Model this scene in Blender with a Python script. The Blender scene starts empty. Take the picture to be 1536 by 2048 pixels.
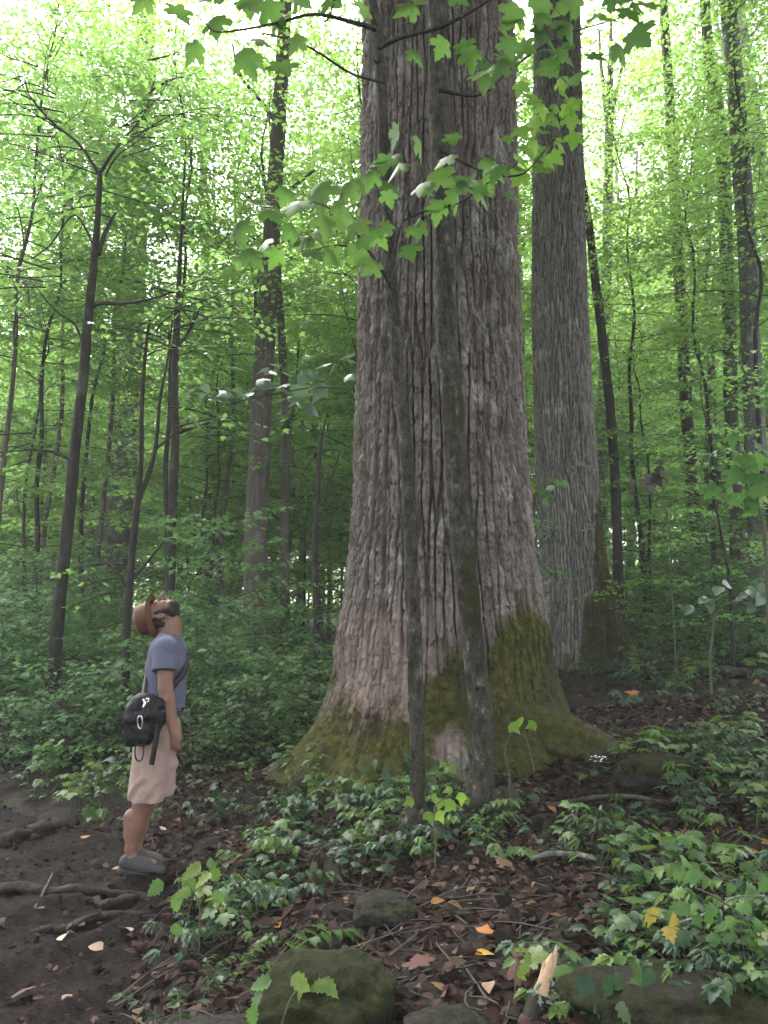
import bpy, math, random
import numpy as np
R_ = math.radians
scene = bpy.context.scene
C = scene.collection
rng = np.random.default_rng(7)
random.seed(7)

# ---------------------------------------------------------------- camera, sky, sun, exposure
PITCH = R_(9.0)
CAM = np.array([0.0, 0.0, 1.55])
cd = bpy.data.cameras.new("camera")
cam = bpy.data.objects.new("camera", cd)
C.objects.link(cam)
cam.location = CAM
cam.rotation_euler = (R_(90) + PITCH, 0, 0)
cd.sensor_fit = 'VERTICAL'
cd.sensor_height = 36.0
cd.sensor_width = 27.0
cd.lens = 27.0
cd.clip_start = 0.05
cd.clip_end = 1000.0
scene.camera = cam

SUN_EL, SUN_ROT = R_(60), R_(-25)
w = bpy.data.worlds.new("World")
scene.world = w
w.use_nodes = True
wn, wl = w.node_tree.nodes, w.node_tree.links
wn.clear()
wo = wn.new('ShaderNodeOutputWorld')
bg = wn.new('ShaderNodeBackground')
sky = wn.new('ShaderNodeTexSky')
sky.sky_type = 'NISHITA'
sky.sun_disc = False
sky.sun_elevation = SUN_EL
sky.sun_rotation = SUN_ROT
sky.dust_density = 4.0
hs = wn.new('ShaderNodeHueSaturation')      # overcast: the cloud layer takes most of the blue out
hs.inputs['Saturation'].default_value = 0.22
wl.new(sky.outputs[0], hs.inputs['Color'])
wl.new(hs.outputs[0], bg.inputs['Color'])
bg.inputs['Strength'].default_value = 0.15
wl.new(bg.outputs[0], wo.inputs['Surface'])
sd = bpy.data.lights.new("sun", 'SUN')
sd.energy = 1.5
sd.angle = R_(25)
sd.color = (1.0, 0.96, 0.9)
sun = bpy.data.objects.new("sun", sd)
C.objects.link(sun)
sun.rotation_euler = (R_(-30), 0, R_(25))
scene.view_settings.view_transform = 'Standard'
scene.view_settings.look = 'None'
scene.view_settings.gamma = 1.0
scene.view_settings.exposure = 3.1
HAZE = .0022
scene.cycles.use_denoising = True
scene.cycles.max_bounces = 8
scene.cycles.diffuse_bounces = 5
scene.cycles.transmission_bounces = 4
scene.cycles.glossy_bounces = 2
scene.cycles.caustics_reflective = False
scene.cycles.caustics_refractive = False

def at(px, py, Y):
    """A point at depth Y on the sight line through a pixel of the photograph."""
    u, v = (px - 768) / 1536.0, (1024 - py) / 1536.0
    d = np.array([u, math.cos(PITCH) - v * math.sin(PITCH), math.sin(PITCH) + v * math.cos(PITCH)])
    return CAM + d * (Y / d[1])

def pxm(py, Y):
    """Metres per photograph pixel at depth Y."""
    v = (1024 - py) / 1536.0
    return Y / (math.cos(PITCH) - v * math.sin(PITCH)) / 1536.0

# ---------------------------------------------------------------- noise
def _h(ix, iy, seed):
    n = (ix.astype(np.int64) * 374761393 + iy.astype(np.int64) * 668265263 + seed * 974634777) & 0xffffffff
    n = ((n ^ (n >> 13)) * 1274126177) & 0xffffffff
    n = ((n ^ (n >> 16)) * 2246822519) & 0xffffffff
    return ((n ^ (n >> 15)) & 0xffffff) / float(0x1000000)

def vn(x, y, seed=0, px=None):
    """Value noise 0..1; px = period along x."""
    x = np.asarray(x, float); y = np.asarray(y, float)
    ix, iy = np.floor(x), np.floor(y)
    fx, fy = x - ix, y - iy
    fx = fx * fx * (3 - 2 * fx); fy = fy * fy * (3 - 2 * fy)
    ix1 = ix + 1
    if px: ix, ix1 = np.mod(ix, px), np.mod(ix1, px)
    a, b = _h(ix, iy, seed), _h(ix1, iy, seed)
    c, d = _h(ix, iy + 1, seed), _h(ix1, iy + 1, seed)
    return (a + (b - a) * fx) * (1 - fy) + (c + (d - c) * fx) * fy

def fbm(x, y, seed=0, o=3, px=None):
    s, a, t = 0.0, 0.5, 0.0
    for i in range(o):
        k = 2 ** i
        s = s + a * vn(np.asarray(x) * k, np.asarray(y) * k, seed + 17 * i, px * k if px else None)
        t += a; a *= 0.5
    return s / t

def vn3(p, seed=0):
    x, y, z = p[:, 0], p[:, 1], p[:, 2]
    iz = np.floor(z); f = z - iz; f = f * f * (3 - 2 * f)
    a = np.zeros(len(p)); 
    lo = _vz(x, y, iz, seed); hi = _vz(x, y, iz + 1, seed)
    return lo + (hi - lo) * f
def _vz(x, y, iz, seed):
    return vn(x + iz * 57.0, y + iz * 131.0, seed)
def fbm3(p, seed=0, o=3):
    s, a, t = 0.0, 0.5, 0.0
    for i in range(o):
        s = s + a * vn3(p * 2 ** i + 11.3 * i, seed + i); t += a; a *= .5
    return s / t

def voro(x, y, seed, px, jit=.7):
    """Jittered cells: F1, F2 and a random number per nearest cell."""
    ix, iy = np.floor(x), np.floor(y)
    f1 = np.full(x.shape, 9.0); f2 = np.full(x.shape, 9.0); rid = np.zeros(x.shape)
    for dx in (-1, 0, 1):
        for dy in (-1, 0, 1):
            cx, cy = ix + dx, iy + dy
            wx = np.mod(cx, px)
            jx, jy = _h(wx, cy, seed), _h(wx, cy, seed + 5)
            d = np.hypot(cx + .5 + jit * (jx - .5) - x, cy + jy - y)
            r = _h(wx, cy, seed + 9)
            nearer = d < f1
            f2 = np.where(nearer, f1, np.minimum(f2, d))
            rid = np.where(nearer, r, rid)
            f1 = np.where(nearer, d, f1)
    return f1, f2, rid

def ss(a, b, x):
    t = np.clip((np.asarray(x, float) - a) / (b - a), 0, 1)
    return t * t * (3 - 2 * t)

# ---------------------------------------------------------------- mesh and object helpers
class MB:
    def __init__(s): s.v = []; s.f = []; s.n = 0; s.mi = []; s.at = {}
    def add(s, V, F, mi=0, **attrs):
        V = np.asarray(V, float).reshape(-1, 3); F = np.asarray(F, int)
        if len(F) == 0: return
        s.v.append(V); s.f.append(F + s.n); s.mi.append(np.full(len(F), mi)); 
        for k, a in attrs.items(): s.at.setdefault(k, []).append((s.n, np.asarray(a, float)))
        s.n += len(V)
    def mesh(s, name, mats, origin=(0, 0, 0), smooth=True):
        me = bpy.data.meshes.new(name)
        V = (np.concatenate(s.v) if s.v else np.zeros((0, 3))) - np.asarray(origin, float)
        me.vertices.add(len(V)); me.vertices.foreach_set("co", V.astype(np.float32).ravel())
        li = np.concatenate([f.ravel() for f in s.f]); ct = np.concatenate([np.full(len(f), f.shape[1]) for f in s.f])
        me.loops.add(len(li)); me.loops.foreach_set("vertex_index", li.astype(np.int32))
        me.polygons.add(len(ct))
        me.polygons.foreach_set("loop_start", np.concatenate([[0], np.cumsum(ct)[:-1]]).astype(np.int32))
        for m in (mats if isinstance(mats, (list, tuple)) else [mats]): me.materials.append(m)
        me.polygons.foreach_set("material_index", np.concatenate(s.mi).astype(np.int32))
        me.polygons.foreach_set("use_smooth", np.full(len(ct), smooth))
        for k, parts in s.at.items():
            a = np.zeros(len(V), np.float32)
            for o, x in parts: a[o:o + len(x)] = x
            me.attributes.new(k, 'FLOAT', 'POINT').data.foreach_set("value", a)
        me.update(calc_edges=True); me.validate()
        return me
    def build(s, name, mats, parent=None, smooth=True, origin=None):
        if origin is None: origin = parent.location if parent is not None else (0, 0, 0)
        if parent is not None and parent.parent is not None and origin is parent.location:
            origin = np.array(parent.parent.location)
        o = bpy.data.objects.new(name, s.mesh(name, mats, origin, smooth))
        C.objects.link(o)
        if parent is not None: o.parent = parent
        elif any(np.asarray(origin) != 0): o.location = origin
        return o

def thing(name, label, cat, loc=(0, 0, 0), group=None):
    o = bpy.data.objects.new(name, None); C.objects.link(o)
    o.location = [float(q) for q in loc]; o.empty_display_size = .1
    return tag(o, label, cat, group)
def tag(o, label=None, cat=None, group=None, kind=None):
    if label: o["label"] = label
    if cat: o["category"] = cat
    if group: o["group"] = group
    if kind: o["kind"] = kind
    return o
def dup(root, loc, rz=0.0, sc=1.0, label=None, group=None):
    r = root.copy(); C.objects.link(r)
    r.location = [float(q) for q in loc]; r.rotation_euler = (0, 0, rz); r.scale = (sc, sc, sc)
    if label: r["label"] = label
    if group: r["group"] = group
    for ch in root.children:
        c = ch.copy(); C.objects.link(c); c.parent = r
    return r

def unit(v):
    v = np.asarray(v, float); return v / (np.linalg.norm(v, axis=-1, keepdims=True) + 1e-12)

def smooth_path(P, n):
    """Catmull-Rom resampling of a polyline (rows may carry extra columns such as a radius)."""
    P = np.asarray(P, float); m = len(P)
    if m < 3:
        t = np.linspace(0, 1, n)[:, None]; return P[0] * (1 - t) + P[-1] * t
    t = np.linspace(0, m - 1 - 1e-9, n); i = t.astype(int); f = (t - i)[:, None]
    g = lambda k: P[np.clip(k, 0, m - 1)]
    p0, p1, p2, p3 = g(i - 1), g(i), g(i + 1), g(i + 2)
    return .5 * (2 * p1 + (p2 - p0) * f + (2 * p0 - 5 * p1 + 4 * p2 - p3) * f ** 2 + (3 * p1 - p0 - 3 * p2 + p3) * f ** 3)

def tube(P, r, k=8, bump=0.0, seed=0):
    P = np.asarray(P, float); n = len(P); r = np.broadcast_to(np.asarray(r, float), (n,))
    T = unit(np.gradient(P, axis=0))
    a = np.array([1.0, 0, 0]) if abs(T[0][0]) < .8 else np.array([0, 1.0, 0])
    U = np.zeros((n, 3)); u = unit(np.cross(T[0], a))
    for i in range(n):
        u = unit(u - T[i] * np.dot(u, T[i])); U[i] = u
    W = np.cross(T, U)
    th = np.arange(k) / k * 2 * math.pi
    rr = np.repeat(r[:, None], k, 1)
    if bump:
        s = np.cumsum(np.r_[0, np.linalg.norm(np.diff(P, axis=0), axis=1)])
        rr = rr * (1 + bump * (fbm(np.repeat(th[None], n, 0) * k / 6, np.repeat(s[:, None], k, 1) / (3.5 * r.mean() + 1e-6), seed, 2) - .5))
    V = P[:, None] + rr[..., None] * (np.cos(th)[None, :, None] * U[:, None] + np.sin(th)[None, :, None] * W[:, None])
    V = V.reshape(-1, 3)
    i, j = np.meshgrid(np.arange(n - 1), np.arange(k), indexing='ij'); j2 = (j + 1) % k
    F = np.stack([i * k + j, i * k + j2, (i + 1) * k + j2, (i + 1) * k + j], -1).reshape(-1, 4)
    return V, F
def add_tube(mb, P, r, k=8, bump=0.0, seed=0, mi=0, cap=True, **at_):
    V, F = tube(P, r, k, bump, seed)
    mb.add(V, F, mi, **at_)
    if cap:
        for e, ring in ((0, V[:k][::-1]), (-1, V[-k:])):
            c = np.vstack([ring, ring.mean(0)[None]])
            mb.add(c, [[q, (q + 1) % k, k] for q in range(k)], mi)
def grid_faces(n, m, wrap=False):
    i, j = np.meshgrid(np.arange(n - 1), np.arange(m if wrap else m - 1), indexing='ij'); j2 = (j + 1) % m
    return np.stack([i * m + j, i * m + j2, (i + 1) * m + j2, (i + 1) * m + j], -1).reshape(-1, 4)

# ---------------------------------------------------------------- materials
class NT:
    def __init__(s, name):
        s.m = bpy.data.materials.new(name); s.m.use_nodes = True
        s.n, s.l = s.m.node_tree.nodes, s.m.node_tree.links; s.n.clear()
        s.out = s.n.new('ShaderNodeOutputMaterial')
    def node(s, t, **kw):
        n = s.n.new(t)
        for k, v in kw.items():
            if k.startswith('i_'):
                key = k[2:].replace('_', ' ')
                key = int(key) if key.isdigit() else key
                if isinstance(v, bpy.types.NodeSocket): s.l.new(v, n.inputs[key])
                else: n.inputs[key].default_value = v
            else: setattr(n, k, v)
        return n
    def coords(s, scale):
        tc = s.node('ShaderNodeTexCoord'); mp = s.node('ShaderNodeMapping')
        s.l.new(tc.outputs['Object'], mp.inputs['Vector']); mp.inputs['Scale'].default_value = scale
        return mp.outputs[0]
    def noise(s, scale, vec=None, det=4, rough=.6):
        n = s.node('ShaderNodeTexNoise', i_Scale=scale, i_Detail=det, i_Roughness=rough)
        s.l.new(vec if vec is not None else s.coords((1, 1, 1)), n.inputs['Vector'])
        return n.outputs['Fac']
    def ramp(s, fac, stops, interp='LINEAR'):
        r = s.node('ShaderNodeValToRGB'); s.l.new(fac, r.inputs[0]); cr = r.color_ramp; cr.interpolation = interp
        while len(cr.elements) < len(stops): cr.elements.new(.5)
        for e, (p, c) in zip(cr.elements, stops):
            e.position = p; e.color = (*c, 1) if len(c) == 3 else c
        return r.outputs[0]
    def fac(s, fac, a, b):
        return s.ramp(fac, [(a, (0, 0, 0)), (b, (1, 1, 1))])
    def mix(s, f, a, b, blend='MIX'):
        m = s.node('ShaderNodeMix', data_type='RGBA', blend_type=blend)
        for k, v in ((0, f), (6, a), (7, b)):
            if isinstance(v, bpy.types.NodeSocket): s.l.new(v, m.inputs[k])
            elif k == 0: m.inputs[k].default_value = v
            else: m.inputs[k].default_value = (*v, 1)
        return m.outputs[2]
    def math(s, op, a, b=0.0):
        m = s.node('ShaderNodeMath', operation=op)
        for k, v in ((0, a), (1, b)):
            if isinstance(v, bpy.types.NodeSocket): s.l.new(v, m.inputs[k])
            else: m.inputs[k].default_value = v
        return m.outputs[0]
    def attr(s, name):
        return s.node('ShaderNodeAttribute', attribute_name=name).outputs['Fac']
    def bsdf(s, color, rough=.8, bump=None, dist=.01, strength=.6, spec=.3, metal=0.0):
        b = s.node('ShaderNodeBsdfPrincipled')
        for k, v in (('Base Color', color), ('Roughness', rough), ('Specular IOR Level', spec), ('Metallic', metal)):
            if isinstance(v, bpy.types.NodeSocket): s.l.new(v, b.inputs[k])
            else: b.inputs[k].default_value = (*v, 1) if k == 'Base Color' else v
        if bump is not None:
            bp = s.node('ShaderNodeBump', i_Strength=strength, i_Distance=dist, i_Height=bump)
            s.l.new(bp.outputs[0], b.inputs['Normal'])
        return b.outputs[0]
    def done(s, sh):
        s.l.new(sh, s.out.inputs['Surface']); return s.m

def leaf_mat(name, stops, trans, rough=.45, tfac=.45, spec=.3):
    """Leaf: each leaf takes its own colour; light also passes through it."""
    t = NT(name)
    rnd = t.node('ShaderNodeNewGeometry').outputs['Random Per Island']
    col = t.ramp(rnd, stops)
    oi = t.node('ShaderNodeObjectInfo').outputs['Random']
    hv = t.node('ShaderNodeHueSaturation', i_Color=col)
    t.l.new(t.math('ADD', t.math('MULTIPLY', oi, .5), .75), hv.inputs['Value'])
    t.l.new(t.math('ADD', t.math('MULTIPLY', oi, .03), .485), hv.inputs['Hue'])
    mott = t.ramp(t.noise(48, None, 4, .7), [(.32, (.62, .66, .55)), (.5, (1, 1, 1)), (.7, (1.18, 1.12, 1.1))])
    cv = t.mix(.8, hv.outputs[0], mott, 'MULTIPLY')
    b = t.bsdf(cv, rough, spec=spec)
    tr = t.node('ShaderNodeBsdfTranslucent')
    tc = t.mix(.65, cv, trans)
    t.l.new(tc, tr.inputs['Color'])
    mx = t.node('ShaderNodeMixShader'); mx.inputs[0].default_value = tfac
    t.l.new(b, mx.inputs[1]); t.l.new(tr.outputs[0], mx.inputs[2])
    return t.done(mx.outputs[0])

def bark_mat(name, dark, light, patch, scale=(14, 14, 2.2), moss=True, dist=.02, patch_at=(.56, .66), tint=False):
    t = NT(name)
    v = t.coords(scale); dark, light, patch = [tuple(.78 * q for q in c_) for c_ in (dark, light, patch)]
    n1 = t.noise(1.0, v, 5, .65)
    col = t.ramp(n1, [(.34, dark), (.64, light)])
    n2 = t.noise(2.6, t.coords((1, 1, .8)), 4, .7)
    col = t.mix(t.fac(n2, *patch_at), col, patch)
    n3 = t.noise(55, None, 3, .7)
    col = t.mix(.5, col, t.ramp(n3, [(.3, (.55, .55, .55)), (.7, (1.3, 1.3, 1.3))]), 'MULTIPLY')
    if tint: col = t.mix(1.0, col, t.ramp(t.attr('tint'), [(0, (.55, .53, .52)), (.5, (1, 1, 1)), (1, (1.5, 1.5, 1.5))]), 'MULTIPLY')
    wornc = t.ramp(t.noise(9, t.coords((1, 1, .45)), 5, .7), [(.3, (.095, .069, .058)), (.5, (.185, .14, .122)), (.7, (.28, .23, .205))])
    col = t.mix(t.attr('worn'), col, wornc)
    if moss:
        mf = t.math('ADD', t.attr('moss'), t.math('MULTIPLY', t.math('SUBTRACT', t.math('ADD', t.math('MULTIPLY', t.noise(5, None, 4, .7), .5), t.math('MULTIPLY', t.noise(22, None, 5, .8), .5)), .5), 1.9))
        mossc = t.ramp(t.noise(14, None, 6, .75), [(.3, (.014, .014, .005)), (.52, (.048, .048, .011)), (.74, (.11, .105, .022))])
        mossc = t.mix(t.fac(t.noise(2.1, None, 4, .65), .46, .70), mossc, (.026, .021, .014))
        mm = t.fac(mf, .32, .72)
        col = t.mix(mm, col, mossc)
    hgt = t.math('ADD', t.math('MULTIPLY', n1, 1.0), t.math('MULTIPLY', n3, .5))
    return t.done(t.bsdf(col, .9, hgt, dist, .8, spec=.15))

M = {}
M['giant_bark'] = bark_mat('giant_bark', (0.097, 0.081, 0.071), (0.205, 0.178, 0.158), (0.33, 0.31, 0.29), (22, 22, 3.0), dist=.013, patch_at=(.56, .68), tint=True)
M['ridged_bark'] = bark_mat('ridged_bark', (.115, .104, .096), (.235, .217, .203), (.32, .31, .295), (26, 26, 3.0), dist=.013, patch_at=(.58, .70), tint=True)
M['grey_bark'] = bark_mat('grey_bark', (0.089, 0.080, 0.073), (0.183, 0.166, 0.153), (0.246, 0.238, 0.221), (20, 20, 2.2), dist=.02)
M['brown_bark'] = bark_mat('brown_bark', (0.072, 0.058, 0.049), (0.140, 0.117, 0.102), (0.170, 0.162, 0.145), (22, 22, 2.6), dist=.015)
M['dark_bark'] = bark_mat('dark_bark', (0.024, 0.022, 0.018), (0.060, 0.054, 0.046), (0.080, 0.084, 0.068), (30, 30, 6), dist=.006)
M['speckled_bark'] = bark_mat('speckled_bark', (0.085, 0.080, 0.075), (0.212, 0.204, 0.196), (0.306, 0.297, 0.289), (34, 34, 9), dist=.012)

def mottled():
    t = NT('lichen_bark')
    n = t.noise(11, t.coords((1.4, 1.4, .8)), 6, .8); f = t.noise(60, None, 4, .75)
    col = t.ramp(n, [(.30, (.011, .012, .007)), (.42, (.025, .024, .017)), (.50, (.048, .043, .035)), (.60, (.075, .068, .058)), (.66, (.19, .19, .17)), (.74, (.13, .125, .105))])
    col = t.mix(.6, col, t.ramp(f, [(.3, (.45, .45, .45)), (.7, (1.5, 1.5, 1.5))]), 'MULTIPLY')
    mf = t.math('ADD', t.attr('moss'), t.math('MULTIPLY', t.math('SUBTRACT', t.noise(9, None, 5, .8), .5), 1.9))
    col = t.mix(t.fac(mf, .38, .68), col, t.ramp(t.noise(18, None, 5, .75), [(.3, (.009, .010, .004)), (.55, (.024, .027, .009)), (.75, (.055, .06, .016))]))
    return t.done(t.bsdf(col, .95, t.math('ADD', t.math('MULTIPLY', n, .6), f), .012, .9, spec=.1))
M['lichen_bark'] = mottled()
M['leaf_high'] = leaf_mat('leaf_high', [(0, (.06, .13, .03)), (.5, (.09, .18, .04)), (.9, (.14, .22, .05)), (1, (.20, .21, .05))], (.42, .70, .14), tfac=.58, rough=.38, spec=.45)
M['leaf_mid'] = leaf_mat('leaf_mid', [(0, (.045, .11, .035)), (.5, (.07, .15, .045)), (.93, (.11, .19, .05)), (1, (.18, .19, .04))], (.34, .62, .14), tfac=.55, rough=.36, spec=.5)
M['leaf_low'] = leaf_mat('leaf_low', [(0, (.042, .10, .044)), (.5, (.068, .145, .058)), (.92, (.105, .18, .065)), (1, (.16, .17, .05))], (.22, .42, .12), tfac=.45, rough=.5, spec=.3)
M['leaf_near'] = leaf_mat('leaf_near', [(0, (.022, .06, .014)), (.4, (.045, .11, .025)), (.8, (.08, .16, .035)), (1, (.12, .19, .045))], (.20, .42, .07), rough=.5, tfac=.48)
M['leaf_lit'] = leaf_mat('leaf_lit', [(0, (.11, .21, .035)), (1, (.17, .28, .05))], (.36, .62, .08), rough=.5, tfac=.55)  # bright yellow-green leaf; on the slim maple it paints in sunlight
M['leaf_herb'] = leaf_mat('leaf_herb', [(0, (.014, .036, .019)), (.45, (.025, .062, .030)), (.8, (.04, .085, .039)), (1, (.07, .115, .037))], (.075, .15, .045), rough=.46, tfac=.3)
M['leaf_fresh'] = leaf_mat('leaf_fresh', [(0, (.04, .095, .027)), (.6, (.075, .145, .036)), (1, (.13, .175, .042))], (.2, .36, .06), rough=.45, tfac=.35)
M['leaf_pale'] = leaf_mat('leaf_pale', [(0, (.10, .16, .11)), (1, (.15, .21, .15))], (.18, .30, .14), rough=.3, tfac=.3, spec=.5)
M['leaf_yellow'] = leaf_mat('leaf_yellow', [(0, (.30, .24, .05)), (1, (.42, .32, .07))], (.4, .33, .06), tfac=.3)
M['leaf_litter'] = leaf_mat('leaf_litter', [(0, (.008, .005, .004)), (.35, (.018, .0098, .0076)), (.66, (.036, .019, .0148)), (.88, (.072, .041, .032)), (.96, (.12, .084, .068)), (1, (.19, .105, .03))], (.10, .05, .03), rough=.75, tfac=.12, spec=.15)
def plain(name, c, rough=.7, spec=.3, nz=None, metal=0.0):
    t = NT(name)
    n = t.noise(nz or 40, None, 4, .6)
    col = t.mix(.5, c, t.ramp(n, [(.3, (.6, .6, .6)), (.7, (1.35, 1.35, 1.35))]), 'MULTIPLY')
    return t.done(t.bsdf(col, rough, n, .002, .3, spec, metal))
M['orange_leaf'] = plain('orange_leaf', (0.26, 0.1, 0.028))
M['tan_leaf'] = plain('tan_leaf', (0.21, 0.13, 0.09))
M['pale_leaf'] = plain('pale_leaf', (0.27, 0.235, 0.19))
M['gold_leaf'] = plain('gold_leaf', (0.3, 0.17, 0.028))
M['red_leaf'] = plain('red_leaf', (0.065, 0.022, 0.018))
M['wood_pale'] = plain('wood_pale', (.40, .27, .17), nz=60)
M['stem'] = plain('stem', (.07, .075, .04))
M['twig'] = plain('twig', (.045, .038, .03), nz=90)
M['lichen_stick'] = bark_mat('lichen_stick', (.06, .056, .05), (.15, .145, .13), (.26, .265, .245), (30, 30, 30), moss=False, dist=.004, patch_at=(.45, .58))
M['lichen'] = plain('lichen', (.15, .17, .145), nz=70)
M['white_flower'] = plain('white_flower', (.75, .75, .72))

def ground_mat():
    t = NT('forest_soil')
    a = t.noise(2.2, None, 6, .7); b = t.noise(26, None, 5, .7)
    col = t.ramp(b, [(.3, (.008, .0055, .0045)), (.5, (.017, .0115, .009)), (.72, (.035, .024, .02))])
    col = t.mix(t.fac(a, .55, .7), col, (.03, .034, .014))
    return t.done(t.bsdf(col, .9, t.math('ADD', b, t.noise(120, None, 3, .6)), .02, .9, spec=.2))
def mud_mat():
    t = NT('dark_mud')
    a = t.noise(3, None, 6, .65); b = t.noise(34, None, 6, .75)
    col = t.ramp(b, [(.3, (.005, .003, .0026)), (.5, (.0125, .0074, .0068)), (.7, (.038, .024, .0225))])
    col = t.mix(t.fac(a, .48, .66), col, (.013, .0085, .008))
    return t.done(t.bsdf(col, .85, t.math('ADD', b, t.math('MULTIPLY', t.noise(110, None, 3, .6), .5)), .03, 1.0, spec=.12))
M['soil'] = ground_mat(); M['mud'] = mud_mat()
def rock_mat():
    t = NT('mossy_rock')
    a = t.noise(7, None, 5, .7); b = t.noise(40, None, 4, .7)
    col = t.ramp(b, [(.3, (.012, .010, .009)), (.7, (.04, .034, .03))])
    mc = t.ramp(t.noise(22, None, 5, .75), [(.3, (.007, .008, .004)), (.55, (.020, .023, .008)), (.75, (.052, .054, .015))])
    col = t.mix(t.fac(t.math('ADD', t.attr('moss'), t.math('MULTIPLY', t.math('SUBTRACT', a, .5), 1.2)), .4, .6), col, mc)
    return t.done(t.bsdf(col, .92, t.math('ADD', b, t.noise(95, None, 3, .7)), .012, .9, spec=.15))
M['rock'] = rock_mat()

# ---------------------------------------------------------------- terrain
def tps_fit(P):
    xy, z = P[:, :2], P[:, 2]; n = len(P)
    d = np.linalg.norm(xy[:, None] - xy[None], axis=-1)
    K = np.where(d > 0, d * d * np.log(d + 1e-9), 0) + np.eye(n) * .02
    A = np.zeros((n + 3, n + 3)); A[:n, :n] = K; A[:n, n] = 1; A[:n, n + 1:] = xy; A[n:, :n] = A[:n, n:].T
    return xy, np.linalg.solve(A, np.r_[z, 0, 0, 0])
CP = np.array([
    (-.3, 0, 0), (-1.75, 3.3, 0), (-1.63, 4.9, .185), (-3.3, 6.6, .2), (-6, 10, .25), (-1.0, 3.3, .03), (-.6, 3.0, .13), (0, 2.7, .28), (.9, 2.7, .36), (1.7, 2.8, .42),
    (-.35, 6.2, .32), (.2, 4.8, .32), (.7, 5.3, .35), (2.0, 6.3, .62), (3, 6, .7), (1.9, 3.6, .48), (3.6, 13.5, .97), (9.5, 20, 2.4), (14, 30, 4), (25, 40, 7),
    (0, 14, .8), (-2.3, 14, .7), (0, 25, 1.2), (0, 50, 2.5), (-3.9, 9, .35), (-8, 15, .5), (-12, 25, .7), (-25, 45, 1), (-20, 10, 0), (-10, -10, -.5), (10, -10, .8), (0, -5, 0),
    (-150, 170, 2), (150, 170, 26), (0, 170, 9), (150, 0, 12), (-150, 0, -2), (-100, -60, -3), (100, -60, 6), (0, -60, 0), (2.5, 9, .75), (6, 9, 1.2)], float)
_xy, _wt = tps_fit(CP)
XB_Y = [-60, -5, 2, 3.4, 4.2, 4.9, 5.4, 6.1, 6.9, 9, 14, 40]
XB_X = [-.3, -.3, -.9, -.95, -1.1, -1.2, -1.62, -2.5, -3.4, -6, -12, -45]
def trail_d(x, y):
    """Signed distance-like value: positive inside the trail."""
    xb = np.interp(y, XB_Y, XB_X) + .16 * (fbm(y * 2.2, y * 0, 3) - .5)
    wdt = 2.9
    return np.minimum(xb - x, x - (xb - wdt))
def gz(x, y):
    x = np.atleast_1d(np.asarray(x, float)); y = np.atleast_1d(np.asarray(y, float))
    sh = x.shape; x, y = x.ravel(), y.ravel(); z = np.zeros(len(x))
    for a in range(0, len(x), 40000):
        s = slice(a, a + 40000)
        d2 = (x[s, None] - _xy[None, :, 0]) ** 2 + (y[s, None] - _xy[None, :, 1]) ** 2
        z[s] = (.5 * d2 * np.log(d2 + 1e-12)) @ _wt[:-3] + _wt[-3] + _wt[-2] * x[s] + _wt[-1] * y[s]
    tr = ss(-.25, .15, trail_d(x, y))
    z = z + (1 - tr) * (.16 * (fbm(x * .9, y * .9, 21) - .5) + .09 * (fbm(x * 3.6, y * 3.6, 22) - .5)) - .05 * tr
    return z.reshape(sh)
def g1(x, y): return float(gz([x], [y])[0])

def axis(lo, a, b, hi, step, nfar):
    f = lambda L: (np.geomspace(1, 1 + L / step / 1.0, nfar) - 1) * step
    return np.r_[(a - f(a - lo))[::-1][:-1], np.arange(a, b, step), (b + f(hi - b))]
gx = axis(-160, -4.5, 5, 160, .035, 70); gy = axis(-60, 1.6, 9.5, 175, .035, 70)
X, Y = np.meshgrid(gx, gy)
Z = gz(X, Y)
near = np.exp(-((np.maximum(0, np.hypot(X, Y - 5) - 5)) / 4) ** 2)
Z = Z + near * .03 * (fbm(X * 9, Y * 9, 23) - .5) - .035 * ss(0, .2, trail_d(X, Y))
mb = MB(); mb.add(np.stack([X, Y, Z], -1), grid_faces(len(gy), len(gx)))
tag(mb.build('ground', M['soil']), kind='structure')

# trail: its own sheet lying in the hollow of the ground
ys = np.r_[np.arange(-4, 1.6, .3), np.arange(1.6, 8, .03), np.arange(8, 22, .4)]
sx = np.linspace(0, 1, 120)
YY, S = np.meshgrid(ys, sx, indexing='ij')
XBv = np.interp(YY, XB_Y, XB_X) + .12 * (fbm(YY * 2.2, YY * 0, 3) - .5) + .02
XX = XBv - 2.9 * S
edge = np.minimum(S, 1 - S) * 2.9
ZZ = gz(XX, YY) - .035 + .028 * ss(0, .12, edge) - .06 * (1 - ss(0, .06, edge))
steps = sum(.045 * np.exp(-((YY - y0 - .25 * (XX + 2) - .2 * np.sin(XX * 3 + y0)) / .10) ** 2) for y0 in (3.5, 4.05, 4.6, 5.5, 6.2))
ZZ = ZZ + ss(0, .3, edge) * (.075 * (fbm(XX * 6, YY * 6, 31, 5) - .45) + .035 * (fbm(XX * 24, YY * 24, 32, 2) - .5) + .8 * steps)
mb = MB(); mb.add(np.stack([XX, YY, ZZ], -1), grid_faces(len(ys), len(sx)))
tag(mb.build('trail', M['mud']), kind='structure')

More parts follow.
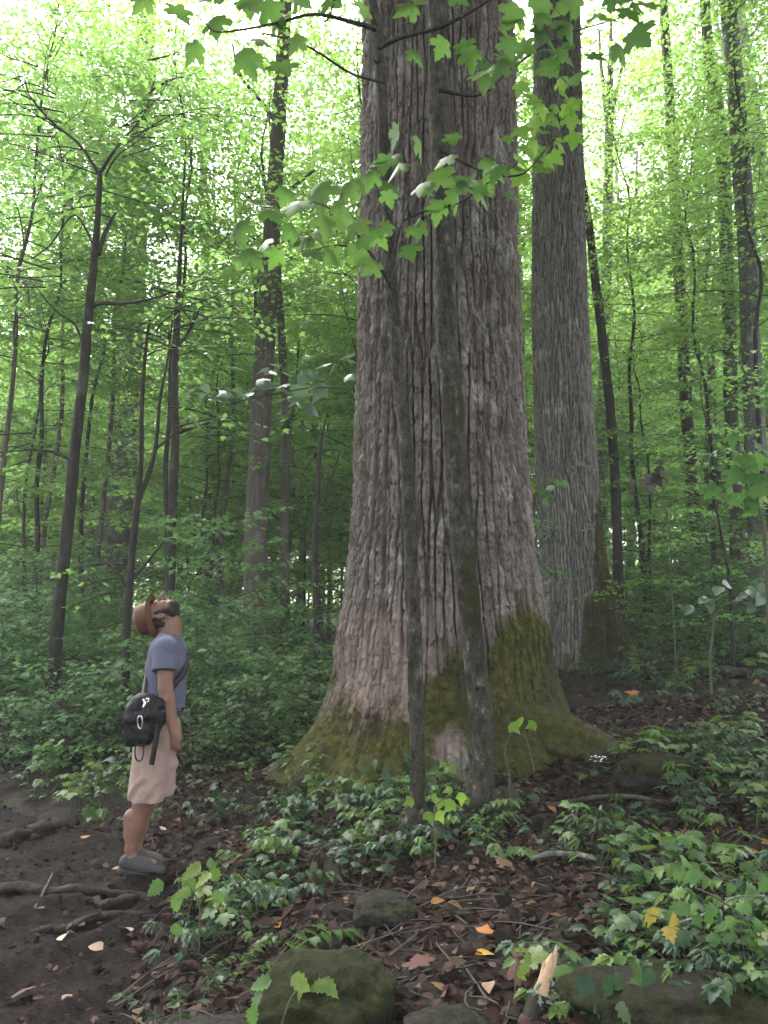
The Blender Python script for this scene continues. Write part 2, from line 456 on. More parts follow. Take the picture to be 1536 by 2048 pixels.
# ---------------------------------------------------------------- leaf shapes (x across, y along, z up)
def fan(P, droop=.0, cz=-.04, c=(0, .45)):
    P = np.asarray(P, float); n = len(P)
    z = -droop * (P[:, 1] ** 2) - droop * .8 * np.abs(P[:, 0])
    V = np.vstack([np.c_[P, z], [[c[0], c[1], cz + .06]]])
    return V, np.array([[n, i, (i + 1) % n] for i in range(n)])
def mirror(half):
    half = list(half)
    return half + [(-x, y) for x, y in half[::-1] if abs(x) > 1e-6]
L_DIAMOND = (np.array([[0, 0, 0], [.36, .45, .07], [0, 1, -.06], [-.36, .45, .07]], float), np.array([[0, 1, 2], [0, 2, 3]]))
L_LITE = fan(mirror([(0, 0), (.30, .10), (.50, .42), (.24, .52), (0, 1)]), .12)
MAPLE = [(0, 0), (.12, -.08), (.34, -.10), (.46, -.02), (.38, .14), (.62, .22), (.72, .42), (.60, .44), (.62, .56), (.38, .50), (.27, .50), (.34, .68), (.22, .72), (.17, .84), (0, 1.06)]
L_MAPLE = fan(mirror(MAPLE), .16, c=(0, .25))
L_MAPLE_B = fan(mirror(MAPLE), .38, c=(0, .25)); L_MAPLE_C = fan([(x * (1.1 if x > 0 else .85), y) for x, y in mirror(MAPLE)], -.12, cz=-.12, c=(0, .25))
L_MAPLE_D = fan(mirror([(x * .9, y) for x, y in MAPLE]), .6, cz=.02, c=(0, .3))
def ovate(wid=.34, n=5, droop=.25, fold=.10, tooth=0.0):
    t = np.linspace(0, 1, n + 1)
    w_ = wid * np.sin(np.pi * t ** .75) ** .9 * (1 - .25 * t)
    if tooth: w_[1:-1:1] *= 1 + tooth * np.where(np.arange(n - 1) % 2, .5, -.5)
    V = []
    for ti, wi in zip(t, w_):
        z = -droop * ti * ti
        V += [(-wi, ti - (tooth * .12 if wi > 0 else 0), z + fold * wi / wid), (0, ti, z), (wi, ti - (tooth * .12 if wi > 0 else 0), z + fold * wi / wid)]
    F = []
    for i in range(n):
        a = 3 * i
        F += [[a, a + 1, a + 4, a + 3], [a + 1, a + 2, a + 5, a + 4]]
    F = np.array(F)
    return np.array(V), np.vstack([F[:, [0, 1, 2]], F[:, [0, 2, 3]]])
L_OVATE = ovate(); L_LONG = ovate(.22, 5, .35, .07); L_TOOTH = ovate(.33, 10, .3, .10, .35); L_ROUND = ovate(.46, 6, .2, .08)
LOBED = fan(mirror([(0, 0), (.22, .02), (.42, .12), (.30, .24), (.50, .40), (.30, .46), (.36, .66), (.18, .66), (0, 1.0)]), .2)

def put_leaves(mb, tpl, pos, tip, nrm, size, mi=0):
    V0, F0 = tpl
    pos, tip, nrm = np.asarray(pos, float), unit(tip), np.asarray(nrm, float)
    n = len(pos)
    if n == 0: return
    xa = unit(np.cross(tip, nrm)); na = np.cross(xa, tip)
    size = np.broadcast_to(np.asarray(size, float), (n,))
    V = pos[:, None] + size[:, None, None] * (V0[None, :, :1] * xa[:, None] + V0[None, :, 1:2] * tip[:, None] + V0[None, :, 2:] * na[:, None])
    F = (F0[None] + (np.arange(n) * len(V0))[:, None, None]).reshape(-1, F0.shape[1])
    mb.add(V.reshape(-1, 3), F, mi)
def rdir(n, r=rng): return unit(r.normal(size=(n, 3)))

# ---------------------------------------------------------------- the giant tulip tree
TX, TY = .62, 7.25
def silhouettes(rows, Yd):
    out = []
    for py, l, r in rows:
        a, b = at(l, py, Yd), at(r, py, Yd)
        out.append((a[2], (a[0] + b[0]) / 2, (b[0] - a[0]) / 2))
    return np.array(sorted(out))
GS = silhouettes([(0, 731, 1022), (250, 727, 1030), (500, 722, 1034), (750, 716, 1044), (900, 711, 1051), (1000, 706, 1057), (1100, 700, 1063), (1200, 690, 1078), (1270, 678, 1092)], TY - .1)
base_z = g1(TX, TY - .9)
th_f = np.linspace(math.pi * .97, math.pi * 2.03, 760)          # camera-facing half, fine
th_b = np.linspace(math.pi * .03, math.pi * .97, 120)[1:-1]
th = np.r_[th_f, th_b + 2 * math.pi]
zz = np.r_[np.linspace(-.35, 7.9, 1050), np.linspace(7.95, 15, 60)]
TH, ZT = np.meshgrid(th, zz)
cx = np.interp(ZT, GS[:, 0], GS[:, 1]); R0 = np.interp(ZT, GS[:, 0], GS[:, 2])
R0 = np.where(ZT > GS[-1, 0], GS[-1, 2] - .012 * (ZT - GS[-1, 0]), R0)
def angd(a, b): return (a - b + math.pi) % (2 * math.pi) - math.pi
hz = np.maximum(ZT - base_z, -.06)
lobes = [(182, .38, .46, .36), (205, .30, .40, .38), (232, .22, .34, .38), (250, .18, .26, .36), (275, .2, .28, .34), (300, .25, .38, .32), (330, .30, .48, .34), (2, .38, .52, .46), (60, .4, .5, .4), (110, .4, .5, .4), (150, .3, .4, .4)]
fl = 0
for a, wd, A, dec in lobes:
    dth = angd(TH, R_(a) + .10 * (fbm(ZT * 1.3, ZT * 0 + a, 5) - .5))
    fl = fl + A * np.exp(-(dth / wd) ** 2) * np.exp(-hz / dec)
Rr = R0 + np.minimum(fl, 1.35)
NT_ = 70
xw = TH / (2 * math.pi)
sw = .8 * (fbm(xw * 14, ZT * .5, 41, 2, 14) - .5)                # ridges sway and meet
f1, f2, cid = voro(xw * NT_ + sw + .22 * (fbm(xw * 90, ZT * 6, 42, 3, 90) - .5), ZT / 1.5 + .3 * fbm(xw * 70, ZT * 2, 59, 2, 70), 43, NT_, .45)
ridge = ss(.0, .28, f2 - f1)
g1_, g2_, gid = voro(xw * 104 + .7 * (fbm(xw * 60, ZT * 9, 44, 3, 60) - .5), ZT / .17 + .6 * fbm(xw * 90, ZT * 8, 55, 2, 90), 45, 104)
flake = ss(.0, .35, g2_ - g1_) * (.5 + fbm(xw * 130, ZT * 12, 57, 2, 130))
saw = np.mod(ZT / .16 + cid * 9.7 + 1.6 * fbm(xw * 110, ZT * 6, 60, 3, 110), 1.0)
plate = _h(np.floor(ZT / .16 + cid * 9.7 + 1.6 * fbm(xw * 110, ZT * 6, 60, 3, 110)), np.floor(cid * 9973), 61)
rough = fbm(xw * 330, ZT * 30, 46, 3, 330) - .5
worn = ss(1.75, .75, hz + .9 * (fbm(xw * 12, ZT * 1.6, 47, 3, 12) - .5)) * ss(.9, .2, np.abs(angd(TH, R_(238))))
amp = .070 * (1 - .68 * ss(1.3, .5, hz + .5 * (fbm(xw * 10, ZT * 1.3, 48, 2, 10) - .5)))
amp = amp * (1 - .4 * worn)
mossh = np.interp(np.degrees(TH) % 360, [0, 90, 178, 200, 218, 228, 238, 250, 262, 275, 288, 296, 315, 345, 360], [1.2, .8, .72, .66, .52, .40, .52, .66, .85, 1.0, 1.05, 1.30, 1.5, 1.35, 1.2])
moss = ss(.38, -.30, hz - mossh + .75 * (fbm(xw * 13, ZT * 2.2, 49, 4, 13) - .5) + .10 * (ridge - .5))
bare = np.exp(-((np.degrees(TH) % 360 - 268) / 8) ** 2) * ss(.5, .2, hz) + np.exp(-((np.degrees(TH) % 360 - 188) / 9) ** 2) * ss(.18, .05, hz)
moss = np.clip(moss - 1.1 * bare, 0, 1)
disp = amp * (ridge - .75) + .018 * (cid - .5) * ridge + (.011 + .002 * worn) * (flake - .6) + .010 * (gid - .5) + .024 * rough + .015 * (.5 - saw) * ridge + .012 * (plate - .5) * ridge + .03 * worn * (fbm(xw * 40, ZT * 3.2, 58, 4, 40) - .5)
disp = disp * (1 - .55 * moss) + moss * (.055 * (fbm(xw * 44, ZT * 9, 50, 3, 44) - .4) + .02 * (fbm(xw * 150, ZT * 32, 51, 2, 150) - .5))
disp = disp + .03 * (fbm(xw * 6, ZT * .9, 52, 2, 6) - .5)
Rr = Rr + disp
V = np.stack([cx + Rr * np.cos(TH), TY + Rr * np.sin(TH), ZT], -1)
giant = thing('giant_tree', 'giant old tree with ridged grey bark and a flared mossy base', 'tree', (TX, TY, base_z))
mb = MB(); mb.add(V, grid_faces(len(zz), len(th), True), moss=(moss * .92).ravel(), tint=np.clip(.22 + .28 * cid + .38 * plate + .9 * rough, 0, 1).ravel(), worn=(worn * .95).ravel())
mb.build('trunk', M['giant_bark'], giant)
def add_root(tree, pts, radii, mat, moss=.9, label=None, n=50, k=20, seed=0, name='root'):
    P = smooth_path(pts, n); rr = np.interp(np.linspace(0, 1, n), np.linspace(0, 1, len(radii)), radii)
    Vt, Ft = tube(P, rr, k, .55, seed)
    up = (Vt[:, 2] - np.repeat(P[:, 2], k)) / np.repeat(rr, k)
    Vt = Vt + .03 * (fbm3(Vt * 11, seed)[:, None] - .5) * unit(Vt - np.repeat(P, k, 0))
    mm = moss if np.isscalar(moss) else np.interp(np.repeat(np.linspace(0, 1, n), k), np.linspace(0, 1, len(moss)), moss)
    b = MB(); b.add(Vt, Ft, moss=np.clip(mm * (.55 + .45 * ss(-.6, .6, up)), .62, 1), worn=np.zeros(len(Vt)), tint=np.clip(.5 * (fbm3(Vt * 14, seed + 2) - .2), 0, .3))
    o = b.build(name, mat, tree)
    if label: o['label'] = label
    return o
def groot(pxs, radii, moss, label, seed):
    pts = []
    for px, py, Yd, dz in pxs:
        p = at(px, py, Yd); p[2] = g1(p[0], p[1]) + dz; pts.append(p)
    return add_root(giant, pts, radii, M['giant_bark'], moss, label, seed=seed)
groot([(1030, 1400, 6.75, .30), (1090, 1430, 6.6, .20), (1150, 1460, 6.45, .10), (1215, 1500, 6.3, .02), (1270, 1520, 6.2, -.12)], [.24, .22, .17, .12, .06], [.85, .9, .8, .35, .2], 'mossy root running out over the leaf litter', 3)
groot([(700, 1480, 6.75, .22), (640, 1520, 6.6, .12), (600, 1550, 6.5, .0), (570, 1575, 6.4, -.10)], [.22, .15, .10, .05], [.9, .8, .6, .5], None, 4)
groot([(760, 1540, 6.5, .16), (735, 1580, 6.2, .05), (715, 1610, 6.0, -.06)], [.20, .15, .07], [.9, .9, .5], None, 5)
groot([(880, 1500, 6.5, .15), (880, 1560, 6.1, .04), (890, 1600, 5.85, -.06)], [.20, .14, .07], [.5, .4, .3], None, 6)

# ---------------------------------------------------------------- second big tree
SX, SY = None, 13.6
S2 = silhouettes([(0, 1070, 1157), (300, 1068, 1163), (600, 1065, 1172), (800, 1070, 1182), (950, 1074, 1192), (1050, 1078, 1202), (1130, 1082, 1210), (1180, 1084, 1222)], SY)
SX = float(S2[0, 1])
bz2 = g1(SX, SY - .8)
th = np.r_[np.linspace(math.pi * .97, math.pi * 2.03, 420), np.linspace(math.pi * .03, math.pi * .97, 60)[1:-1] + 2 * math.pi]
zz = np.r_[np.linspace(bz2 - .4, 13.5, 900), np.linspace(13.6, 22, 40)]
TH, ZT = np.meshgrid(th, zz)
cx = np.interp(ZT, S2[:, 0], S2[:, 1]); R0 = np.interp(ZT, S2[:, 0], S2[:, 2]); hz = np.maximum(ZT - bz2, -.3); xw = TH / (2 * math.pi)
fl = sum(A * np.exp(-(angd(TH, R_(a)) / wd) ** 2) * np.exp(-hz / dec) for a, wd, A, dec in [(355, .4, .95, .42), (320, .28, .40, .45), (285, .24, .25, .4), (250, .25, .22, .35), (195, .35, .12, .3), (60, .4, .5, .4), (120, .4, .4, .4)])
f1, f2, cid = voro(xw * 66 + .7 * (fbm(xw * 8, ZT * .7, 61, 2, 8) - .5) + .4 * (fbm(xw * 70, ZT * 6, 62, 2, 70) - .5), ZT / .62, 63, 66, .45)
ridge = ss(.02, .36, f2 - f1)
moss2 = ss(.4, -.4, hz - np.interp(np.degrees(TH) % 360, [0, 60, 200, 255, 280, 297, 312, 330, 345, 360], [2.6, 1, .3, .35, 1.2, 1.9, 3.3, 3.6, 3.4, 2.6]) * .98 + 1.2 * (fbm(xw * 12, ZT * 1.5, 64, 3, 12) - .5))
saw = np.mod(ZT / .15 + cid * 9.7 + 1.6 * fbm(xw * 110, ZT * 6, 60, 3, 110), 1.0)
rough = fbm(xw * 260, ZT * 16, 65, 2, 260) - .5
Rr = R0 + np.minimum(fl, 1.2) + .015 * (.5 - saw) + .05 * (ridge - .7) * (1 - .5 * moss2) + .012 * (cid - .5) + .012 * (fbm(xw * 260, ZT * 16, 65, 2, 260) - .5) + moss2 * .05 * (fbm(xw * 30, ZT * 6, 66, 3, 30) - .45)
V = np.stack([cx + Rr * np.cos(TH), SY + Rr * np.sin(TH), ZT], -1)
second = thing('big_tree', 'second big straight tree behind the giant one, moss down its right flank', 'tree', (SX, SY, bz2))
mb = MB(); mb.add(V, grid_faces(len(zz), len(th), True), moss=(moss2 * .78).ravel(), tint=np.clip(.25 + .5 * cid + 1.2 * rough, 0, 1).ravel(), worn=np.zeros(TH.size))
mb.build('trunk', M['ridged_bark'], second)
p = [at(1230, 1330, SY - .5), at(1300, 1345, SY - .7)]
add_root(second, [(SX + .6, SY - .3, bz2 + .25), (SX + 1.1, SY - .45, bz2 + .10), (SX + 1.6, SY - .6, g1(SX + 1.6, SY - .6) - .08)], [.2, .15, .07], M['ridged_bark'], .9, seed=8)

# ---------------------------------------------------------------- tree generator: stem with wobble, limbs, flat leaf sprays
def leaf_sprays(wood, leaves, start, direc, L, r0, r, tpl, lsize, tw_step=.22, leaf_step=.075, spread=.45, droop=.25, flat=.35, k=4, wmi=0, lmi=0, tipdroop=.35):
    """One limb: a curving branch with side twigs carrying leaves in a flattish spray."""
    n = 7
    t = np.linspace(0, 1, n)[:, None]
    d = unit(direc); side = unit(np.cross(d, [0, 0, 1.0]))
    P = start + d * L * t + np.array([0, 0, -1.0]) * droop * L * t ** 2 + side * L * .10 * np.sin(t * 5 + r.random() * 6) * t + r.normal(0, .012 * L, (n, 3)) * t
    add_tube(wood, P, np.linspace(r0, r0 * .22, n), k, mi=wmi, cap=False)
    nt = max(2, int(L / tw_step)); pos = []; tip = []; 
    for i in range(nt):
        s = .22 + .78 * (i + r.random() * .7) / nt; s = min(s, 1.0)
        f = s * (n - 1); a = min(int(f), n - 2); p = P[a] + (P[a + 1] - P[a]) * (f - a); dd = unit(P[a + 1] - P[a])
        sg = 1 if i % 2 else -1
        ang = sg * (R_(52) + r.normal(0, .2)) if i < nt - 1 else 0
        c, s_ = math.cos(ang), math.sin(ang)
        td = unit(np.array([dd[0] * c - dd[1] * s_, dd[0] * s_ + dd[1] * c, dd[2] * .5 + r.normal(0, .14)]))
        tl = (spread * (1.1 - .6 * s) + .08) * min(L, 2.2) * r.uniform(.6, 1.15)
        q = p + td * tl + np.array([0, 0, -.12 * tl])
        wv, wf = tube(np.array([p, (p + q) / 2 + [0, 0, .03 * tl], q]), [r0 * .28, r0 * .2, r0 * .1], 3); wood.add(wv, wf, wmi)
        m = max(2, int(tl / leaf_step)); u = (np.arange(m) + r.random(m)) / m
        lp = p + (q - p) * u[:, None]
        sd = np.where(np.arange(m) % 2, 1, -1) * R_(50) + r.normal(0, .35, m)
        cs, sn = np.cos(sd), np.sin(sd)
        lt = np.c_[td[0] * cs - td[1] * sn, td[0] * sn + td[1] * cs, np.full(m, -tipdroop) + r.normal(0, .25, m)]
        lp = lp + unit(lt) * lsize * .35 + r.normal(0, .25 * lsize, (m, 3))
        pos.append(lp); tip.append(lt)
    pos = np.concatenate(pos); tip = np.concatenate(tip); m = len(pos)
    nrm = np.c_[r.normal(0, flat, m), r.normal(0, flat, m), np.ones(m)]
    put_leaves(leaves, tpl, pos, tip, nrm, lsize * r.uniform(.65, 1.2, m), lmi)
    return P

def make_tree(name, label, cat, seed, H, c0, R, nb, tr, mats, lsize=.10, tpl=L_LITE, up=.35, group=None, lean=.03, leafmix=None, tw=.22, ls=.075, rmin=.25, flat=.35):
    r = np.random.default_rng(seed)
    o = thing(name, label, cat, group=group)
    wood, lv = MB(), MB()
    n = 14
    t = np.linspace(0, 1, n)
    wob = np.c_[np.cumsum(r.normal(0, .012 * H, n)) * t, np.cumsum(r.normal(0, .012 * H, n)) * t, np.zeros(n)]
    P = np.c_[lean * H * t * r.normal(), lean * H * t * r.normal(), t * H - .15] + wob
    P = smooth_path(P, 30); tt = np.linspace(0, 1, 30)
    add_tube(wood, P, tr * (1 - .85 * tt) + tr * .5 * np.exp(-tt * 25), 8, .25, seed)
    for i in range(nb):
        f = c0 + (1 - c0) * ((i + r.random()) / nb) ** .9
        p = np.array([np.interp(f, tt, P[:, a]) for a in range(3)])
        az = i * 2.4 + r.normal(0, .5)
        q = (f - c0) / (1 - c0 + 1e-6)
        L = R * (rmin + (1 - rmin) * math.sin(math.pi * min(1, .25 + .7 * q)) ** .8) * r.uniform(.6, 1.15)
        sl = up * r.uniform(.5, 1.5) + .5 * q ** 3
        leaf_sprays(wood, lv, p, (math.cos(az), math.sin(az), sl), L, max(.006, tr * .32 * (1 - .6 * f)), r, tpl, lsize, tw, ls, flat=flat)
    wood.build('trunk', mats[0], o); lv.build('crown', mats[1], o)
    return o

# ---------------------------------------------------------------- trees one can tell apart, placed where the photo shows them
def px_path(pts, Yd, n, dY=0.0):
    rows = []
    for i, (px, py, wpx) in enumerate(pts):
        y = Yd + dY * i / max(1, len(pts) - 1)
        rows.append((*at(px, py, y), .5 * wpx * pxm(py, y)))
    return smooth_path(rows, n)
def canopy_crown(name, seed, Rc, Hc, nb, lsize):
    """A high crown: limbs fanning from the origin with leafy ends; shared by the tall trees."""
    r = np.random.default_rng(seed); wood, lv = MB(), MB()
    for i in range(nb):
        f = (i + r.random()) / nb; az = i * 2.4 + r.normal(0, .4); L = Rc * (.55 + .5 * math.sin(math.pi * min(1, .15 + .8 * f))) * r.uniform(.7, 1.1)
        leaf_sprays(wood, lv, np.array([0, 0, Hc * (f - .5)]), (math.cos(az), math.sin(az), .25 + .8 * f), L, .05, r, L_LITE, lsize, .5, .17, spread=.6, flat=.6)
    return wood.mesh('limb', M['grey_bark']), lv.mesh('crown', M['leaf_high'])
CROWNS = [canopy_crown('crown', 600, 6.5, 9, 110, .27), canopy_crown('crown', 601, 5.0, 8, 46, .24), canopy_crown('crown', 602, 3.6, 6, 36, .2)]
def crown_on(o, k, local, rz=0.0, sc=1.0):
    for nm, me in zip(('limbs', 'crown'), CROWNS[k]):
        c = bpy.data.objects.new(nm, me); C.objects.link(c); c.parent = o; c.location = [float(q) for q in local]; c.rotation_euler = (0, 0, rz); c.scale = (sc,) * 3
crown_on(giant, 0, (0, 0, 19), 0, 1.35); crown_on(second, 0, (0, 0, 22), 2, 1.0)  # unseen crowns, the leaf mass thickened to shade trunk and ground
def known_tree(label, Yd, pts, mat, cat='tree', name='forest_tree', limbs=(), crown=None, bump=.22, k=14, top=7.0, group=None, flare=.6, n=70, seed=0, foot=True):
    rows = px_path(pts, Yd, n)
    if foot:
        x, y = rows[0][0], rows[0][1]; g = g1(x, y) - .15
        d = unit(rows[0][:3] - rows[6][:3])
        if rows[0][2] > g + .1:
            m = max(2, int((rows[0][2] - g) / .25)); t = np.linspace(1, 0, m, endpoint=False)[:, None]
            st = (rows[0][2] - g) / max(.2, -d[2])
            ext = np.c_[rows[0][:3] + d * st * t, np.full(m, rows[0][3])]; rows = np.vstack([ext, rows])
    if top:
        d = unit(rows[-1][:3] - rows[-10][:3]); m = 14; t = (np.arange(1, m + 1) / m)[:, None]
        rows = np.vstack([rows, np.c_[rows[-1][:3] + d * top * t, rows[-1][3] * (1 - .8 * t[:, 0])]])
    base = rows[0][:3].copy(); base[2] = g1(base[0], base[1])
    o = thing(name, label, cat, base, group)
    h = rows[:, 2] - base[2]
    rr = rows[:, 3] * (1 + flare * np.exp(-np.maximum(h, 0) / (3.2 * rows[0][3] + .05)))
    mb = MB(); add_tube(mb, rows[:, :3], rr, k, bump, seed, moss=np.repeat(.30 * np.exp(-np.maximum(h, 0) / .8), k), worn=np.zeros(len(rows) * k))
    for lp in limbs:                                   # limbs given along photo sight lines: part of the trunk's wood
        q = px_path(lp, Yd, 16); add_tube(mb, q[:, :3], q[:, 3], 6, .3, seed + 3)
    if top >= 6 and Yd < 18: crown_on(o, 1 if pts[0][2] > 20 else 2, rows[-3][:3] - base, seed * 1.7, 1.0)
    if crown:
        r = np.random.default_rng(seed + 100); lv = MB(); wd = mb
        for (px, py, dx, dz, L, cnt, lsz, ldy) in crown:
            for i in range(cnt):
                p = at(px + r.normal(0, 12), py + r.normal(0, 30), Yd)
                az = r.uniform(-.6, .6) if dx > 0 else math.pi + r.uniform(-.6, .6)
                if dx == 0: az = r.uniform(0, 6.28)
                leaf_sprays(wd, lv, p, (math.cos(az), math.sin(az) + ldy, dz + r.normal(0, .12)), L * r.uniform(.7, 1.2), .012, r, L_LITE, lsz)
        lv.build('crown', M['leaf_mid'], o)
    mb.build('trunk', mat, o)
    return o

known_tree('thin dark sapling with a forked top standing closest behind the man', 9.0,
    [(98, 1440, 26), (108, 1330, 25), (120, 1200, 24), (138, 1020, 23), (152, 880, 21), (166, 760, 20), (176, 640, 19), (188, 520, 15), (196, 430, 12), (200, 350, 10)], M['dark_bark'], k=10, top=0, limbs=[
    [(200, 352, 9), (160, 290, 6), (105, 245, 5), (62, 195, 4), (50, 160, 2)], [(198, 350, 8), (222, 310, 6), (245, 280, 4), (290, 225, 3), (310, 150, 2)],
    [(197, 510, 9), (212, 460, 8), (232, 425, 5)], [(180, 620, 7), (200, 607, 8), (260, 606, 6), (330, 590, 4), (400, 560, 2)], [(168, 700, 5), (150, 650, 5), (110, 620, 4), (60, 560, 2)],
    [(146, 925, 7), (110, 905, 6), (60, 900, 4), (0, 905, 3)], [(190, 500, 5), (150, 430, 4), (100, 490, 3), (60, 520, 2)]],
    crown=[(120, 250, -1, .3, 1.4, 7, .09, 0), (250, 260, 1, .3, 1.5, 8, .09, 0), (330, 590, 1, .1, 1.2, 5, .085, 0), (60, 900, -1, .0, 1.0, 4, .085, 0), (200, 380, 0, .4, 1.4, 9, .09, 0), (90, 540, -1, .1, 1.3, 5, .085, 0), (60, 180, -1, .3, 1.2, 4, .09, 0), (300, 150, 1, .4, 1.2, 4, .09, 0)], seed=1)
known_tree('broad grey trunk on the left, thickest of the trees behind the man', 21.0,
    [(212, 1235, 74), (224, 1120, 68), (236, 1000, 64), (246, 860, 60), (258, 700, 54), (266, 560, 50), (273, 420, 46), (280, 300, 42), (288, 150, 38), (294, 0, 36)], M['grey_bark'], limbs=[
    [(272, 350, 20), (240, 350, 15), (222, 335, 12), (205, 290, 9), (196, 190, 6), (180, 120, 4)], [(285, 270, 18), (320, 240, 12), (350, 190, 9)]], k=20, seed=2, flare=.35)
known_tree('short pole sapling forking into two thin upright stems above the hat', 8.2,
    [(252, 1330, 17), (254, 1240, 16), (262, 1130, 15), (272, 1030, 14), (277, 980, 13), (282, 920, 10), (284, 800, 9), (292, 690, 7), (300, 640, 5)], M['dark_bark'], k=8, top=0, limbs=[
    [(277, 1000, 11), (300, 940, 9), (312, 890, 8), (320, 800, 6), (335, 720, 5), (345, 640, 3)], [(254, 1190, 7), (240, 1150, 5), (215, 1130, 4)], [(256, 1170, 6), (290, 1130, 5), (330, 1080, 3)], [(310, 900, 5), (345, 870, 4), (380, 840, 3)]],
    crown=[(300, 700, 0, .3, .8, 5, .08, 0), (345, 850, 1, .1, .9, 3, .08, 0), (230, 1140, -1, .0, .7, 3, .08, 0)], seed=3)
known_tree('slim straight dark tree rising just right of the brown hat', 12.5,
    [(340, 1215, 20), (342, 1100, 19), (346, 980, 18), (350, 880, 17), (348, 780, 16), (352, 680, 14), (356, 600, 11)], M['dark_bark'], k=9, top=3, seed=4,
    limbs=[[(350, 870, 7), (375, 860, 6), (420, 845, 4)], [(350, 700, 6), (380, 660, 5), (410, 590, 3)]], crown=[(360, 640, 0, .3, 1.3, 7, .09, 0), (410, 850, 1, .1, 1.0, 3, .09, 0)])
known_tree('pale blurred trunk between the slim dark tree and the brown smooth trunk', 24, [(414, 1215, 24), (416, 1050, 23), (421, 900, 22), (418, 750, 20), (412, 600, 18), (408, 400, 16)], M['brown_bark'], seed=5)
known_tree('smooth straight brown trunk midway between the man and giant tree', 14.0,
    [(512, 1345, 48), (511, 1230, 46), (512, 1100, 45), (517, 960, 44), (522, 820, 42), (530, 690, 39), (538, 560, 36), (548, 400, 32), (558, 240, 29), (568, 60, 26), (572, 0, 25)], M['brown_bark'], k=18, seed=6,
    limbs=[[(545, 420, 12), (580, 380, 8), (630, 340, 5)], [(556, 250, 10), (520, 200, 8), (480, 150, 6), (465, 90, 4)]], bump=.12, flare=.25)
known_tree('slender companion trunk hugging the right side of the smooth brown trunk', 14.6,
    [(573, 1345, 22), (570, 1200, 20), (570, 1050, 18), (572, 900, 17), (572, 820, 17), (565, 700, 16), (558, 590, 15), (552, 480, 13)], M['brown_bark'], k=9, top=3, seed=7)
known_tree('thin bare sapling close to the left edge of the giant tree', 12,
    [(632, 1225, 12), (630, 1120, 12), (632, 1040, 11), (636, 980, 9), (640, 900, 7), (652, 840, 4)], M['dark_bark'], k=7, top=0, seed=8, limbs=[[(632, 1020, 6), (660, 960, 5), (680, 900, 3)]], crown=[(640, 900, 0, .3, .8, 5, .085, 0)])
for lab, Yd, pts, mt in [
    ('faint grey trunk farthest left, above the trail', 30, [(62, 1270, 22), (66, 1000, 20), (72, 800, 18), (78, 500, 15)], 'grey_bark'),
    ('pale leaning trunk crossed by the thin dark sapling limb', 27, [(98, 1240, 18), (104, 1000, 17), (113, 800, 17), (122, 640, 16), (134, 400, 14)], 'grey_bark'),
    ('dim trunk in the undergrowth left of the broad grey trunk', 26, [(176, 1240, 16), (180, 1050, 15), (186, 900, 14), (192, 700, 12)], 'brown_bark'),
    ('narrow trunk just left of the smooth brown trunk, half hidden in leaves', 28, [(440, 1220, 16), (438, 1000, 16), (432, 800, 15), (430, 600, 13)], 'brown_bark'),
    ('narrow far trunk between the slender companion and the bare sapling', 32, [(604, 1180, 16), (606, 1000, 15), (606, 800, 14), (600, 600, 12)], 'grey_bark'),
    ('far straight trunk seen beside the bare sapling', 34, [(546, 1180, 14), (548, 1000, 13), (545, 860, 13), (540, 700, 10)], 'grey_bark')]:
    known_tree(lab, Yd, pts, M[mt], k=10, seed=int(Yd * 7), top=6)
known_tree('dark crooked thin tree leaning out from behind the mossy second trunk', 16.5,
    [(1236, 1150, 20), (1232, 1000, 19), (1224, 860, 19), (1212, 740, 18), (1200, 640, 18), (1186, 520, 17), (1176, 430, 15), (1168, 380, 12), (1164, 330, 8)], M['dark_bark'], k=10, top=2, seed=11, bump=.3)
known_tree('grey trunk right of the crooked thin tree, forked near the top', 22,
    [(1202, 1180, 24), (1204, 1000, 23), (1207, 800, 22), (1212, 600, 20), (1216, 400, 19), (1219, 230, 17)], M['grey_bark'], k=12, seed=12, top=4, limbs=[[(1218, 250, 13), (1210, 200, 10), (1202, 130, 7), (1198, 60, 5)], [(1219, 240, 12), (1232, 190, 9), (1246, 120, 6)]])
known_tree('dark knotty trunk standing between the grey forked trunk and the curved pair', 18,
    [(1398, 1195, 26), (1392, 1080, 24), (1382, 940, 23), (1372, 800, 23), (1364, 640, 23), (1354, 480, 22), (1346, 340, 21), (1338, 180, 19), (1330, 60, 17), (1328, 0, 16)], M['brown_bark'], k=12, seed=13, bump=.3, limbs=[[(1352, 420, 9), (1376, 480, 7), (1390, 540, 4)], [(1346, 330, 9), (1366, 290, 7), (1390, 240, 4)]])
known_tree('thin trunk close beside the dark knotty trunk on its right', 20, [(1420, 1185, 16), (1418, 1050, 15), (1416, 900, 14), (1420, 760, 12)], M['dark_bark'], k=8, top=4, seed=14, crown=[(1420, 900, 0, .2, 1.2, 5, .1, 0)])
known_tree('dark trunk with a bend, left one of the curved pair on the right', 17,
    [(1478, 1180, 26), (1470, 1000, 26), (1462, 820, 26), (1458, 640, 26), (1452, 480, 26), (1446, 340, 26), (1434, 220, 25), (1420, 130, 23), (1412, 40, 20), (1410, 0, 18)], M['brown_bark'], k=12, seed=15, bump=.25, limbs=[[(1450, 360, 10), (1466, 300, 8), (1474, 250, 4)]])
known_tree('tall speckled pale trunk with a widened foot, right one of the curved pair', 15,
    [(1530, 1185, 62), (1524, 1110, 48), (1516, 980, 42), (1508, 820, 38), (1500, 660, 37), (1494, 500, 36), (1484, 350, 35), (1474, 200, 33), (1462, 80, 31), (1454, 0, 30)], M['speckled_bark'], k=16, seed=16, limbs=[[(1486, 330, 9), (1510, 300, 10), (1526, 310, 8)]])
